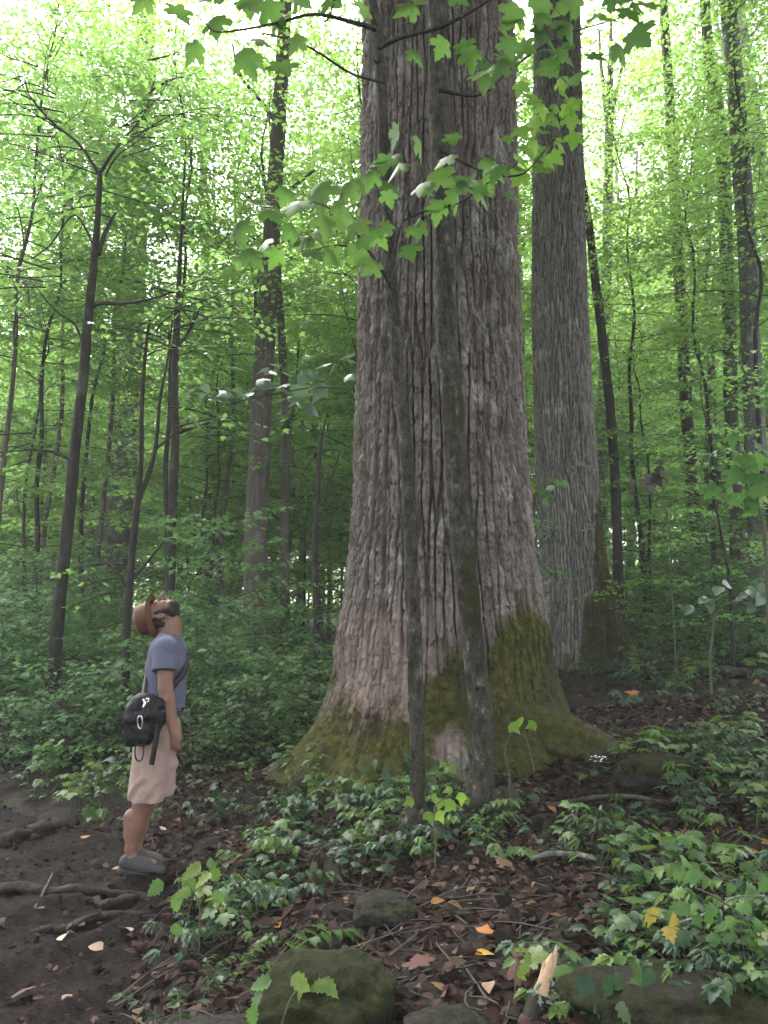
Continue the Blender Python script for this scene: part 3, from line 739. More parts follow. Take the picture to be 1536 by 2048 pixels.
for lab, Yd, pts, mt in [
    ('misty pale double trunk behind the dark knotty one', 33, [(1382, 1160, 24), (1384, 900, 23), (1388, 600, 22), (1392, 400, 19)], 'grey_bark'),
    ('misty pale trunk in the gap left of the curved pair', 35, [(1408, 1150, 20), (1410, 800, 20), (1412, 560, 19), (1416, 380, 16)], 'grey_bark'),
    ('leaning grey trunk at the far upper right, behind the speckled one', 24, [(1560, 640, 30), (1540, 480, 30), (1524, 360, 28), (1508, 230, 26), (1490, 90, 22)], 'grey_bark'),
    ('far trunk in the bright gap beside the mossy second trunk', 36, [(1262, 1150, 15), (1264, 900, 15), (1266, 700, 14), (1270, 500, 12)], 'grey_bark'),
    ('far twin trunk in the bright gap, the farther from the mossy trunk', 38, [(1296, 1140, 16), (1298, 900, 15), (1300, 700, 14), (1304, 500, 12)], 'grey_bark'),
    ('far thin trunk right of the bright gap', 36, [(1330, 1140, 13), (1330, 900, 13), (1334, 700, 12)], 'grey_bark')]:
    known_tree(lab, Yd, pts, M[mt], k=10, seed=int(Yd * 11), top=6)

SHADE_CANOPY = [(6.5, 1.5, .95), (-2.5, -5, 1.0), (3.5, -6, .95), (9.5, 7, .9), (-10, 6, .9), (-9, -7, 1.0), (11, -4, 1.0), (0.5, -12, 1.0)]  # spots of the unseen trees added to shade the near ground
# ---------------------------------------------------------------- understory: young trees with layered leaves, built once per kind and copied
LAB_U = 'young understory tree with layered pale green leaves, one of the crowd behind the big trees'
GRP_U = 'young trees of the understory'
kinds = []
for i, (H, c0, R, nb, tr, mt, lm, ls_) in enumerate([
    (7.5, .15, 2.3, 44, .045, 'dark_bark', 'leaf_mid', .095), (10.5, .2, 2.8, 56, .06, 'brown_bark', 'leaf_high', .10), (5.0, .15, 1.9, 26, .03, 'dark_bark', 'leaf_mid', .085),
    (14.5, .25, 3.3, 70, .085, 'brown_bark', 'leaf_high', .11), (3.2, .12, 1.5, 20, .02, 'dark_bark', 'leaf_low', .08), (8.5, .12, 2.7, 40, .05, 'dark_bark', 'leaf_mid', .10)]):
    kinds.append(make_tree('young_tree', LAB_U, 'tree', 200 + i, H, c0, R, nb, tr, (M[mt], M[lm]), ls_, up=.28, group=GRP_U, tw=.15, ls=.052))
big = []
for i, (H, c0, R, nb, tr) in enumerate([(20, .2, 4.4, 90, .15), (29, .25, 5.2, 110, .22), (17, .15, 3.8, 80, .11)]):
    big.append(make_tree('woodland_tree', 'tall leafy tree deep in the wood, its trunk lost among leaves', 'tree', 300 + i, H, c0, R, nb, tr, (M['grey_bark'], M['leaf_high']), .17, up=.4, group='tall trees deep in the wood', tw=.3, ls=.10, tpl=L_LITE))
tallk = make_tree('young_tree', LAB_U, 'tree', 220, 13, .46, 2.9, 44, .06, (M['dark_bark'], M['leaf_high']), .10, up=.25, group=GRP_U, tw=.19, ls=.07, rmin=.5)
tallk2 = make_tree('young_tree', LAB_U, 'tree', 221, 15.5, .42, 3.3, 50, .07, (M['brown_bark'], M['leaf_mid']), .105, up=.3, group=GRP_U, tw=.19, ls=.07, rmin=.5)
used = set()
def spot(o, x, y, rz, sc):
    loc = (x, y, g1(x, y))
    if o.name not in used:
        used.add(o.name); o.location = loc; o.rotation_euler = (0, 0, rz); o.scale = (sc,) * 3; return o
    return dup(o, loc, rz, sc)
r = np.random.default_rng(11)
def keep_clear(px, Yd, rad_px, left=True):
    if Yd < 15.5 and 1010 - rad_px * .4 < px < 1250 + rad_px * .4: return True     # the second trunk stays open
    if not left: return False
    if Yd < 20.5 and 190 - rad_px * .45 < px < 300 + rad_px * .45: return True      # so do the two trunks on the left
    if Yd < 14.8 and 480 - rad_px * .4 < px < 590 + rad_px * .4: return True
    return False
def place(n, y0, y1, cands, weights, x0=-140, x1=1680, smin=.8, smax=1.2, left=True):
    k = 0; tries = 0
    while k < n and tries < 4000:
        tries += 1
        px = x0 + (x1 - x0) * ((k + r.random()) / n if tries < 2000 else r.random()); Yd = y0 + (y1 - y0) * r.random()
        p = at(px, 1200, Yd); 
        if trail_d(p[0], p[1]) > -.4 and Yd < 14: k += 1; continue
        o = cands[r.choice(len(cands), p=weights)]; s = r.uniform(smin, smax)
        if keep_clear(px, Yd, 2.2 * s / Yd * 1536, left): k += .34 if Yd < 15.5 else 0; continue
        spot(o, p[0], p[1], r.uniform(0, 6.28), s); k += 1
place(6, 9.5, 13.5, [kinds[2], kinds[0], kinds[4]], [.35, .25, .4])
place(20, 14.5, 20, [kinds[0], kinds[1], kinds[2], kinds[5], kinds[4], kinds[3]], [.17, .25, .1, .13, .1, .25])
place(36, 20, 32, kinds, [.12, .25, .06, .38, .07, .12], -200, 1740)
place(8, 13, 19, [tallk, tallk2], [.5, .5], -140, 1680, .85, 1.15, False)
place(4, 19, 27, [tallk, tallk2], [.4, .6], -160, 1700, 1.1, 1.5, False)
for px, Yd, k_, s in [(60, 14.5, 0, 1.0), (175, 16, 1, .95), (330, 15, 0, 1.1), (425, 17.5, 1, 1.0), (-40, 12.5, 1, .9), (1290, 17, 0, 1.05), (1440, 19.5, 1, 1.05), (1560, 14, 0, 1.0)]:
    p = at(px, 1200, Yd); spot((tallk, tallk2)[k_], p[0], p[1], px * .7, s)
place(60, 32, 50, [kinds[1], kinds[3], kinds[5], kinds[0]], [.3, .4, .2, .1], -260, 1800, .9, 1.4)
place(22, 28, 46, big, [.35, .25, .4], -260, 1800)
place(36, 44, 74, big, [.4, .3, .3], -300, 1840, .9, 1.3)

# unseen trees added around the viewpoint to shade the giant trunk and ground
can = thing('canopy_tree', 'tall canopy tree standing beside the trail outside the view', 'tree', (-6.5, 1.0, g1(-6.5, 1.0)), 'canopy trees around the viewpoint')
wd = MB(); Pc = np.c_[np.linspace(0, .4, 20), np.linspace(0, -.3, 20), np.linspace(-.3, 22, 20)]; add_tube(wd, Pc, np.linspace(.32, .14, 20), 16, .2, 9); wd.build('trunk', M['grey_bark'], can, origin=(0, 0, 0))
crown_on(can, 0, (.3, -.2, 18), 0, 1.2)
for i, (x, y, q) in enumerate(SHADE_CANOPY): dup(can, (x, y, g1(x, y)), i * 1.3, q)

# the wood beyond, which reads as one mass
N = 42000
Yd = r.uniform(66, 96, N); px = r.uniform(-400, 1940, N); xx = (px - 768) / 1536 * Yd
gzv = gz(xx, Yd); cl = fbm(xx / 5.0, Yd / 6.0, 90, 3)
hh = 26 * r.random(N) ** 1.35 * (.55 + .9 * cl)
pos = np.c_[xx, Yd, gzv + hh + .3]
mb = MB(); put_leaves(mb, L_LITE, pos, rdir(N, r) + [0, 0, -.3], rdir(N, r) + [0, -.3, .8], r.uniform(.35, .75, N))
tag(mb.build('far_woods', M['leaf_high']), kind='stuff')

# ---------------------------------------------------------------- the two slim maples standing in front of the giant trunk
def near_stem(label, Yd, pts, seed, moss_spans, dY=0.0):
    rows = px_path([(px, py, wd * .86) for px, py, wd in pts], Yd, 260, dY)
    base = rows[0][:3].copy(); base[2] = g1(base[0], base[1])
    d = unit(rows[-1][:3] - rows[-20][:3]); t = np.linspace(.05, 1, 20)[:, None]
    rows = np.vstack([rows, np.c_[rows[-1][:3] + d * 4.0 * t, rows[-1][3] * (1 - .6 * t[:, 0])]])
    o = thing('slender_maple', label, 'tree', base)
    k = 28; mb = MB(); V, F = tube(rows[:, :3], rows[:, 3], k, .28, seed)
    h = np.repeat(rows[:, 2] - base[2], k)
    V = V + unit(V - np.repeat(rows[:, :3], k, 0)) * (.016 * (fbm3(V * 26, seed, 3)[:, None] - .5) + .012 * (fbm3(V * 9, seed + 4, 2)[:, None] - .5))
    m = np.interp(h, [a for a, b in moss_spans], [b for a, b in moss_spans])
    side = (V[:, 0] - np.repeat(rows[:, 0], k)) / np.repeat(rows[:, 3], k)
    mb.add(V, F, moss=np.clip(m * (.7 + .3 * side), 0, 1), worn=np.zeros(len(V)))
    rr = np.random.default_rng(seed)
    for i in range(6):                                          # root flare
        az = i * 1.05 + rr.normal(0, .2); L = rr.uniform(.16, .34); r0 = rows[6][3]
        t = np.linspace(0, 1, 12)[:, None]; dv = np.array([math.cos(az), math.sin(az), 0])
        Pq = base + dv * (r0 * .35 + L * t) + np.array([0, 0, 1.0]) * (.17 * np.exp(-t * 4.5) - .03 * t - .005); Pq[:, :2] += .03 * np.sin(t * 5 + i)
        V, F = tube(Pq, r0 * (.72 * (1 - t[:, 0]) + .18), 10, .5, seed + i); mb.add(V, F, moss=np.full(len(V), .35), worn=np.zeros(len(V)))
    for i in range(9):                                          # branch scars and knots
        q = rows[int(rr.uniform(30, 230))]; dd = unit(np.array([rr.normal(), -abs(rr.normal()), .5])); 
        V, F = tube(np.array([q[:3] + dd * q[3] * .6, q[:3] + dd * q[3] * 1.05, q[:3] + dd * (q[3] * 1.2 + rr.uniform(.0, .03))]), [q[3] * .38, q[3] * .26, q[3] * .10], 8, .3, i); mb.add(V, F, moss=np.full(len(V), .2), worn=np.zeros(len(V)))
    return o, mb, base
st1, mb1, b1 = near_stem('thinner lichen-patched maple stem leaning over the giant trunk, with forked branches above', 4.85,
    [(838, 1740, 62), (834, 1690, 46), (834, 1600, 38), (833, 1450, 34), (829, 1300, 33), (824, 1150, 33), (818, 1000, 32), (812, 900, 31), (803, 800, 30), (793, 700, 29), (785, 600, 28), (780, 520, 26), (774, 400, 25), (768, 280, 24), (762, 170, 24), (755, 90, 24), (748, 20, 23), (742, -60, 22)], 31,
    [(0, .75), (.5, .55), (.9, .2), (1.5, .25), (2.0, .55), (2.4, .55), (2.8, .3), (5, .2)], .25)
for lp in [[(757, 95, 12), (775, 88, 10), (805, 80, 9), (870, 74, 8), (920, 62, 7), (970, 42, 6), (1010, 22, 5), (1060, -10, 4)],
           [(752, 58, 11), (700, 50, 8), (645, 44, 7), (610, 52, 6), (575, 66, 6), (520, 78, 5), (470, 82, 4), (430, 74, 3), (408, 40, 3)],
           [(783, 575, 12), (772, 560, 8), (740, 520, 5), (700, 470, 4), (650, 435, 3), (600, 420, 2)], [(778, 565, 8), (790, 500, 6), (806, 440, 5), (822, 380, 4), (830, 320, 3)],
           [(806, 440, 4), (860, 412, 4), (920, 398, 3), (960, 380, 3), (1030, 350, 2)], [(650, 44, 4), (670, 20, 3), (690, -20, 2)], [(740, 520, 4), (690, 500, 3), (620, 505, 2), (540, 510, 2)],
           [(770, 165, 5), (700, 160, 5), (620, 130, 4), (530, 110, 3)]]:
    q = px_path(lp, 4.62, 24); q[:, 1] += .25 * np.sin(np.linspace(0, 2, 24) + lp[0][0]) * np.linspace(0, 1, 24)
    V, F = tube(q[:, :3], q[:, 3], 7, .3, 5); mb1.add(V, F, moss=np.zeros(len(V)), worn=np.zeros(len(V)))
st2, mb2, b2 = near_stem('thicker mottled maple stem up the middle of the giant trunk, mossy in patches', 5.35,
    [(985, 1690, 90), (972, 1640, 66), (964, 1580, 58), (962, 1450, 56), (952, 1340, 55), (940, 1240, 54), (928, 1120, 52), (916, 1000, 51), (908, 880, 50), (900, 760, 48), (893, 640, 47), (887, 500, 46), (882, 360, 45), (878, 220, 44), (876, 100, 43), (874, 0, 42), (872, -80, 40)], 32,
    [(0, .5), (.35, .35), (.6, .1), (.95, .45), (1.3, .85), (1.75, .75), (1.95, .1), (2.3, .35), (2.7, .6), (3.2, .45), (3.6, .25), (5, .15)], .3)

def px_leaves(mb, rows, Yd, r, tpl=L_MAPLE, dyn=.35, down=.55, mi=0, wood=None, turn=.55, face=.75):
    pos, tip, nrm, sz = [], [], [], []
    for px, py, s in rows:
        y = Yd + r.uniform(-dyn, dyn); p = at(px + r.uniform(-4, 4), py - s * .4, y)
        a = r.normal(0, .9)
        tdir = unit(np.array([math.sin(a), r.normal(-.1, .25), -math.cos(a) * down - .2]))
        nd = np.array([r.normal(0, turn), -face, r.uniform(.15, 1.0)])
        pos.append(p); tip.append(tdir); nrm.append(nd); sz.append(s * pxm(py, y) * .75)
        if wood is not None:
            q = p - tdir * sz[-1] * .6 + np.array([0, 0, .02]); v, f = tube(np.array([p, (p + q) / 2, q]), [.0012, .0014, .0016], 3); wood.add(v, f)
    if tpl is L_MAPLE:
        k = r.integers(0, 4, len(pos)); pos, tip, nrm, sz = map(np.array, (pos, tip, nrm, sz))
        for q, tp in enumerate((L_MAPLE, L_MAPLE_B, L_MAPLE_C, L_MAPLE_D)): put_leaves(mb, tp, pos[k == q], tip[k == q], nrm[k == q], sz[k == q], mi)
    else: put_leaves(mb, tpl, pos, tip, nrm, sz, mi)
def jig(rows, n, r, dx=28, dy=18, s=(.7, 1.0)):
    out = list(rows)
    for i in range(n):
        a = rows[r.integers(len(rows))]; out.append((a[0] + r.normal(0, dx), a[1] + r.normal(0, dy), a[2] * r.uniform(*s)))
    return out
r = np.random.default_rng(5)
mid = [(800, 330, 58), (835, 300, 68), (775, 332, 54), (745, 362, 52), (810, 352, 62), (905, 335, 62), (935, 385, 74), (960, 398, 60), (1000, 352, 56), (1025, 352, 50), (870, 372, 74), (765, 385, 62), (845, 388, 56), (875, 424, 58), (920, 382, 52), (955, 402, 56), (1015, 405, 56), (840, 462, 52), (755, 547, 54), (815, 512, 54), (780, 466, 46), (750, 482, 52), (722, 522, 52), (905, 402, 58), (700, 395, 60)]
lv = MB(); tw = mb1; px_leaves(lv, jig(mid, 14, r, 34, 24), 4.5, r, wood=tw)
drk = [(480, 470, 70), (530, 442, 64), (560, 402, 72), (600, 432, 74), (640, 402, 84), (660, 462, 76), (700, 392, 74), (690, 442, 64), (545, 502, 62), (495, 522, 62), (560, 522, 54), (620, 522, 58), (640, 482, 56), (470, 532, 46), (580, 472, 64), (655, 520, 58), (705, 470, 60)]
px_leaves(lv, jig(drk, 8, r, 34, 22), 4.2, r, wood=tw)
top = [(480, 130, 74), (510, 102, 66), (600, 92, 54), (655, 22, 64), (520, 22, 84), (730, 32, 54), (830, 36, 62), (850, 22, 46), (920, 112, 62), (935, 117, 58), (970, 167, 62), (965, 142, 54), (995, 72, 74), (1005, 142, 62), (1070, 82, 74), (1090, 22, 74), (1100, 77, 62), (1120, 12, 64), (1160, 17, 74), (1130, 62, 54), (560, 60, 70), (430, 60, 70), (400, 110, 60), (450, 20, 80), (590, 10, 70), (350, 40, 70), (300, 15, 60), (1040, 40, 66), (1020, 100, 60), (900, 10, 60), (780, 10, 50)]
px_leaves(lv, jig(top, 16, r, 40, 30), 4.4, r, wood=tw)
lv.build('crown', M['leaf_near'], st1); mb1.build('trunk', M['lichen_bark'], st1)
# the right-hand branch of the second slim maple: higher leaves, one cluster with sunlight put into its colour
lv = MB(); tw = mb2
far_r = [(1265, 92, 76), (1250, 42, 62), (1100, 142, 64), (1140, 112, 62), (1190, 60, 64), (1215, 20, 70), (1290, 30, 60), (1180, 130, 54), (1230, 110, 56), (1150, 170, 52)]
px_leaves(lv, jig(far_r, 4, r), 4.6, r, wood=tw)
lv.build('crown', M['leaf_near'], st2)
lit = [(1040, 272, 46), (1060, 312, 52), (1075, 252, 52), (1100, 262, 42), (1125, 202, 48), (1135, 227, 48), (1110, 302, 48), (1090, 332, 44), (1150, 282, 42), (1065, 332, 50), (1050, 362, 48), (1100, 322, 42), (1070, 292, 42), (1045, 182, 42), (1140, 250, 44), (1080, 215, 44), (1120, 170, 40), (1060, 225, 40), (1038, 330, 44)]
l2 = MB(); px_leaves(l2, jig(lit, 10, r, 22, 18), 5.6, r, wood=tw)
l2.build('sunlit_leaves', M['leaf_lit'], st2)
for lp in [[(878, 180, 14), (960, 190, 8), (1020, 140, 7), (1090, 90, 6), (1160, 60, 5), (1260, 30, 3)], [(880, 300, 12), (960, 340, 7), (1040, 350, 6), (1090, 300, 4), (1140, 240, 3)], [(1090, 90, 4), (1120, 150, 3), (1160, 190, 2)]]:
    q = px_path(lp, 5.3, 24); add_tube(tw, q[:, :3], q[:, 3] * .7, 6, .3, 7)
mb2.build('trunk', M['lichen_bark'], st2)

# ---------------------------------------------------------------- herbs of the forest floor
def herb(kind, seed):
    """Stems and leaves of one small plant, base at the origin."""
    r = np.random.default_rng(seed); st, lf = MB(), MB()
    def stalk(a, b, r0): 
        m = (np.asarray(a) + b) / 2 + r.normal(0, .012, 3) + [0, 0, .02]; v, f = tube(np.array([a, m, b]), [r0, r0 * .8, r0 * .5], 4); st.add(v, f)
    z0 = np.array([0, 0, -.02])
    if kind == 'low':
        for i in range(r.integers(7, 12)):
            az, d, h = r.uniform(0, 6.28), r.uniform(.03, .15), r.uniform(.05, .15)
            b = np.array([math.cos(az) * d, math.sin(az) * d, h]); stalk(z0, b, .0018)
            put_leaves(lf, (L_TOOTH, L_OVATE, L_ROUND)[seed % 3], [b], [[math.cos(az), math.sin(az), r.uniform(-.4, .2)]], [[r.normal(0, .3), r.normal(0, .3), 1]], r.uniform(.045, .085))
    elif kind == 'compound':
        for i in range(r.integers(3, 6)):
            az, d, h = i * 2.1 + r.uniform(0, .8), r.uniform(.06, .17), r.uniform(.12, .26)
            b = np.array([math.cos(az) * d, math.sin(az) * d, h]); stalk(z0, b, .0022)
            for q in (-1.0, -.5, 0, .5, 1.0):
                put_leaves(lf, L_LONG if seed % 2 else L_TOOTH, [b], [[math.cos(az + q), math.sin(az + q), -.25 + r.normal(0, .12)]], [[r.normal(0, .2), r.normal(0, .2), 1]], r.uniform(.055, .095) * (1.1 - .35 * abs(q)))
    elif kind == 'maple':
        H = r.uniform(.16, .32); tip = np.array([r.normal(0, .03), r.normal(0, .03), H]); stalk(z0, tip, .003)
        for i in range(r.integers(5, 9)):
            az = i * 2.4 + r.normal(0, .3); h = H * r.uniform(.55, 1); d = r.uniform(.04, .10)
            p = tip * (h / H); b = p + [math.cos(az) * d, math.sin(az) * d, .02]; stalk(p, b, .0014)
            put_leaves(lf, L_MAPLE, [b], [[math.cos(az), math.sin(az), -.3 + r.normal(0, .15)]], [[r.normal(0, .25), r.normal(0, .25), 1]], r.uniform(.06, .10))
    elif kind == 'arching':
        for s in range(r.integers(2, 4)):
            az = r.uniform(0, 6.28); L = r.uniform(.25, .42); dv = np.array([math.cos(az), math.sin(az), 0]); t = np.linspace(0, 1, 8)[:, None]
            P = z0 + dv * L * t + np.array([0, 0, 1.0]) * (.30 * L * np.sin(t * 2.2) + .25 * L * t); v, f = tube(P, np.linspace(.003, .001, 8), 4); st.add(v, f)
            for i in range(2, 8):
                for sg in (-1, 1):
                    q = az + sg * .9
                    put_leaves(lf, L_TOOTH, [P[i]], [[math.cos(q), math.sin(q), -.25 + r.normal(0, .12)]], [[r.normal(0, .2), r.normal(0, .2), 1]], r.uniform(.05, .085))
            put_leaves(lf, L_TOOTH, [P[-1]], [[*dv[:2], -.2]], [[0, 0, 1.0]], .09)
    elif kind == 'tall':
        for s in range(r.integers(2, 5)):
            H = r.uniform(.28, .55); tip = np.array([r.normal(0, .10), r.normal(0, .10), H]); stalk(z0 + [*r.normal(0, .03, 2), 0], tip, .003)
            for i in range(r.integers(7, 11)):
                az = i * 2.4 + s; p = tip * r.uniform(.35, 1)
                put_leaves(lf, (L_OVATE, L_TOOTH, LOBED)[seed % 3], [p], [[math.cos(az), math.sin(az), -.2 + r.normal(0, .2)]], [[r.normal(0, .25), r.normal(0, .25), 1]], r.uniform(.06, .11))
    elif kind == 'lobed':
        for i in range(r.integers(5, 9)):
            az, d, h = r.uniform(0, 6.28), r.uniform(.04, .16), r.uniform(.08, .2)
            b = np.array([math.cos(az) * d, math.sin(az) * d, h]); stalk(z0, b, .002)
            put_leaves(lf, LOBED, [b], [[math.cos(az), math.sin(az), r.uniform(-.35, .15)]], [[r.normal(0, .25), r.normal(0, .25), 1]], r.uniform(.07, .12))
    return st, lf
HK = [('low', 'leaf_herb', 'low herb with small toothed dark green leaves on the leaf litter'), ('low', 'leaf_herb', 'low herb with small smooth oval leaves on the leaf litter'), ('low', 'leaf_herb', 'low herb with round dark leaves on the leaf litter'),
      ('compound', 'leaf_herb', 'forest herb with fans of five toothed leaflets above the litter'), ('compound', 'leaf_fresh', 'forest herb with fans of narrow fresh green leaflets above the litter'),
      ('maple', 'leaf_fresh', 'little maple seedling with a few star-shaped leaves in the undergrowth'), ('arching', 'leaf_herb', 'arching stems with paired toothed leaves near the ground'), ('arching', 'leaf_fresh', 'arching light green stems with paired toothed leaves'),
      ('tall', 'leaf_herb', 'knee-high leafy herb with dark oval leaves'), ('tall', 'leaf_fresh', 'knee-high herb with fresh green toothed leaves'), ('lobed', 'leaf_herb', 'low plant with deeply lobed dark leaves')]
herbs = []
for i, (kd, lm, lab) in enumerate(HK):
    o = thing('forest_herb' if kd != 'maple' else 'maple_seedling', lab, 'plant', group='plants of the forest floor: ' + kd + ' ' + lm.split('_')[1])
    st, lf = herb(kd, 500 + i * 3 + (i % 3)); st.build('stem', M['stem'], o); lf.build('leaves', M[lm], o)
    herbs.append(o)
raw = [(herb(kd, 700 + i * 3 + (i % 3)), 0 if lm == 'leaf_herb' else 1) for i, (kd, lm, _) in enumerate(HK)] + [(herb(kd, 800 + i * 3 + (i % 3)), 0 if lm == 'leaf_herb' else 1) for i, (kd, lm, _) in enumerate(HK)]
OUT = [(TX, TY, 1.15), (b1[0], b1[1], .10), (b2[0], b2[1], .14), (SX + .3, SY, 1.2)]
def free(x, y, pad=0.0):
    if trail_d(x, y) > -.06 - pad: return False
    return all((x - a) ** 2 + (y - b) ** 2 > c * c for a, b, c in OUT)
def dens(x, y):
    d = float(fbm(x * .8, y * .8, 77, 2))
    return d
r = np.random.default_rng(21)
hused = set()
def put_herb(i, x, y, sc):
    o = herbs[i]; loc = (x, y, g1(x, y)); rz = r.uniform(0, 6.28)
    if i not in hused:
        hused.add(i); o.location = loc; o.rotation_euler = (0, 0, rz); o.scale = (sc,) * 3
    else: dup(o, loc, rz, sc)
n = 0
while n < 230:
    Yd = 2.55 + 4.6 * r.random() ** 1.25; px = r.uniform(-20, 1556); x = at(px, 1600, Yd)[0]
    if not free(x, Yd): continue
    if px > 560 and px < 1000 and 4.6 < Yd < 6.2 and r.random() < .5: continue
    if dens(x, Yd) < r.uniform(.36, .72): continue
    wts = np.array([.16, .14, .10, .14, .08, .07, .10, .05, 0, 0, .10]) 
    if px < 620 and Yd > 4.8: wts = np.array([.08, .08, .04, .12, .08, .06, .08, .08, .18, .14, .06])
    i = r.choice(11, p=wts / wts.sum()); put_herb(i, x, Yd, r.uniform(.55, 1.0) * (.8 if Yd < 3.6 else 1)); n += 1
# the ground cover beyond and between them reads as one mass
mb = MB()
def bake(i, x, y, sc, rz):
    (st, lf), mi = raw[i]; c, s = math.cos(rz), math.sin(rz); z = g1(x, y)
    for src, m in ((st, 2), (lf, mi)):
        n0 = 0
        V = np.concatenate(src.v) * sc; V = np.c_[V[:, 0] * c - V[:, 1] * s + x, V[:, 0] * s + V[:, 1] * c + y, V[:, 2] + z]
        tris = [f for f in src.f if f.shape[1] == 3]; quads = [f for f in src.f if f.shape[1] == 4]
        first = True
        for grp in (tris, quads):
            if grp:
                F = np.concatenate(grp)
                if first: mb.add(V, F, m); first = False; base_n = mb.n - len(V)
                else: mb.f.append(F + base_n); mb.mi.append(np.full(len(F), m))
n = 0; tries = 0
while n < (1900) and tries < 30000:
    tries += 1
    Yd = 2.6 + 19 * r.random() ** 1.1; px = r.uniform(-80, 1616); x = at(px, 1400, Yd)[0]
    if not free(x, Yd): continue
    left = px < 640
    if dens(x, Yd) < (r.uniform(.2, .55) if left else r.uniform(.34, .74)): continue
    i = int(r.choice(22)); kd = HK[i % 11][0]
    if kd == 'tall' and (Yd < 5.2 or (not left and Yd < 8)): continue
    bake(i, x, Yd, r.uniform(.5, 1.05) * (1.3 if Yd > 8 else 1), r.uniform(0, 6.28)); n += 1
tag(mb.build('ground_cover', [M['leaf_herb'], M['leaf_fresh'], M['stem']]), kind='stuff')

# shrubs and knee-high saplings behind the man and up the right-hand slope
LAB_S = 'knee-high to waist-high leafy shrub in the undergrowth'
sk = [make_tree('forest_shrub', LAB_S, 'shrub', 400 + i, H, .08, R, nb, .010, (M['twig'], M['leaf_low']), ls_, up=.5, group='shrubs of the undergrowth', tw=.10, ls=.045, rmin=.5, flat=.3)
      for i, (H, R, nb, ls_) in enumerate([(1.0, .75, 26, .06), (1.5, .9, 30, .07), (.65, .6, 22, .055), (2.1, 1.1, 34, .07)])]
n = 0
while n < 165:
    Yd = 7.2 + 17 * r.random() ** 1.3; px = r.uniform(-120, 1660); p = at(px, 1300, Yd); x = p[0]
    if trail_d(x, Yd) > -.35 or not free(x, Yd, .2): continue
    if 640 < px < 1180: n += .15; continue
    if px > 1000 and Yd < 11: n += .3; continue
    if 1040 < px < 1300 and Yd < 15: n += .3; continue
    k = r.choice(4, p=[.35, .3, .2, .15] if px < 640 else [.35, .15, .45, .05])
    if px < 640 and Yd < 8.4: k = 2 if r.random() < .6 else 0
    spot(sk[k], x, Yd, r.uniform(0, 6.28), r.uniform(.75, 1.25)); n += 1

# ---------------------------------------------------------------- fallen leaves
def litter(n, x0, x1, y0, y1, sz, keep=1.0, trail=False, p=1.0):
    x = r.uniform(x0, x1, n); y = y0 + (y1 - y0) * r.random(n) ** p
    td = trail_d(x, y)
    ok = (td > .05) if trail else (td < .12)
    x, y = x[ok], y[ok]; m = len(x); z = gz(x, y) + r.uniform(.004, .03, m) + (0.02 if trail else 0)
    a = r.uniform(0, 6.28, m); tip = np.c_[np.cos(a), np.sin(a), r.normal(.1, .3, m)]; nr = np.c_[r.normal(0, .7, (m, 2)), np.ones(m)]
    q = r.choice(5, m, p=[.36, .1, .28, .1, .16])
    for k, tpl in enumerate((L_OVATE, L_MAPLE_B, L_LONG, L_MAPLE_D, L_DIAMOND)):
        s = q == k; put_leaves(mb, tpl, np.c_[x, y, z][s], tip[s], nr[s], r.uniform(*sz, s.sum()))
mb = MB()
litter(26000, -2, 4.6, 2.3, 8.5, (.028, .075))
litter(9000, -9, 12, 8, 24, (.07, .15), p=1.3)
litter(1500, -4, 0, 2.2, 8, (.02, .055), trail=True)
x = r.uniform(-4, .2, 2600); y = r.uniform(2.3, 7.5, 2600); ok = trail_d(x, y) > .03; x, y = x[ok], y[ok]
tag(mb.build('leaf_litter', M['leaf_litter']), kind='stuff')
mb = MB(); m = len(x); z = gz(x, y); ico = np.array([[1, 0, 0], [-1, 0, 0], [0, 1, 0], [0, -1, 0], [0, 0, 1], [0, 0, -1]], float); icf = np.array([[0, 2, 4], [2, 1, 4], [1, 3, 4], [3, 0, 4], [2, 0, 5], [1, 2, 5], [3, 1, 5], [0, 3, 5]])
sz = r.uniform(.006, .028, m) * r.random(m) ** .6
Vc = np.stack([x, y, z + .004], -1)[:, None] + sz[:, None, None] * ico[None] * r.uniform(.5, 1.3, (m, 6, 1)) * [1.2, 1.2, .7]
mb.add(Vc.reshape(-1, 3), (icf[None] + (np.arange(m) * 6)[:, None, None]).reshape(-1, 3)); tag(mb.build('mud_crumbs', M['mud']), kind='stuff')
mb = MB()
for i in range(900):                                            # fine sticks lying among the leaves
    Yd = 2.5 + 6.5 * r.random(); px = r.uniform(250, 1540); x = at(px, 1600, Yd)[0]
    if trail_d(x, Yd) > .1: continue
    L = r.uniform(.08, .4); a = r.uniform(0, 3.14); dx, dy = math.cos(a) * L / 2, math.sin(a) * L / 2
    P = np.array([(x - dx, Yd - dy, g1(x - dx, Yd - dy) + .015), (x + r.normal(0, .02), Yd + r.normal(0, .02), g1(x, Yd) + .03), (x + dx, Yd + dy, g1(x + dx, Yd + dy) + .015)])
    v, f = tube(smooth_path(P, 6), np.linspace(.004, .002, 6) * r.uniform(.6, 1.4), 5); mb.add(v, f)
tag(mb.build('stick_debris', M['twig']), kind='stuff')

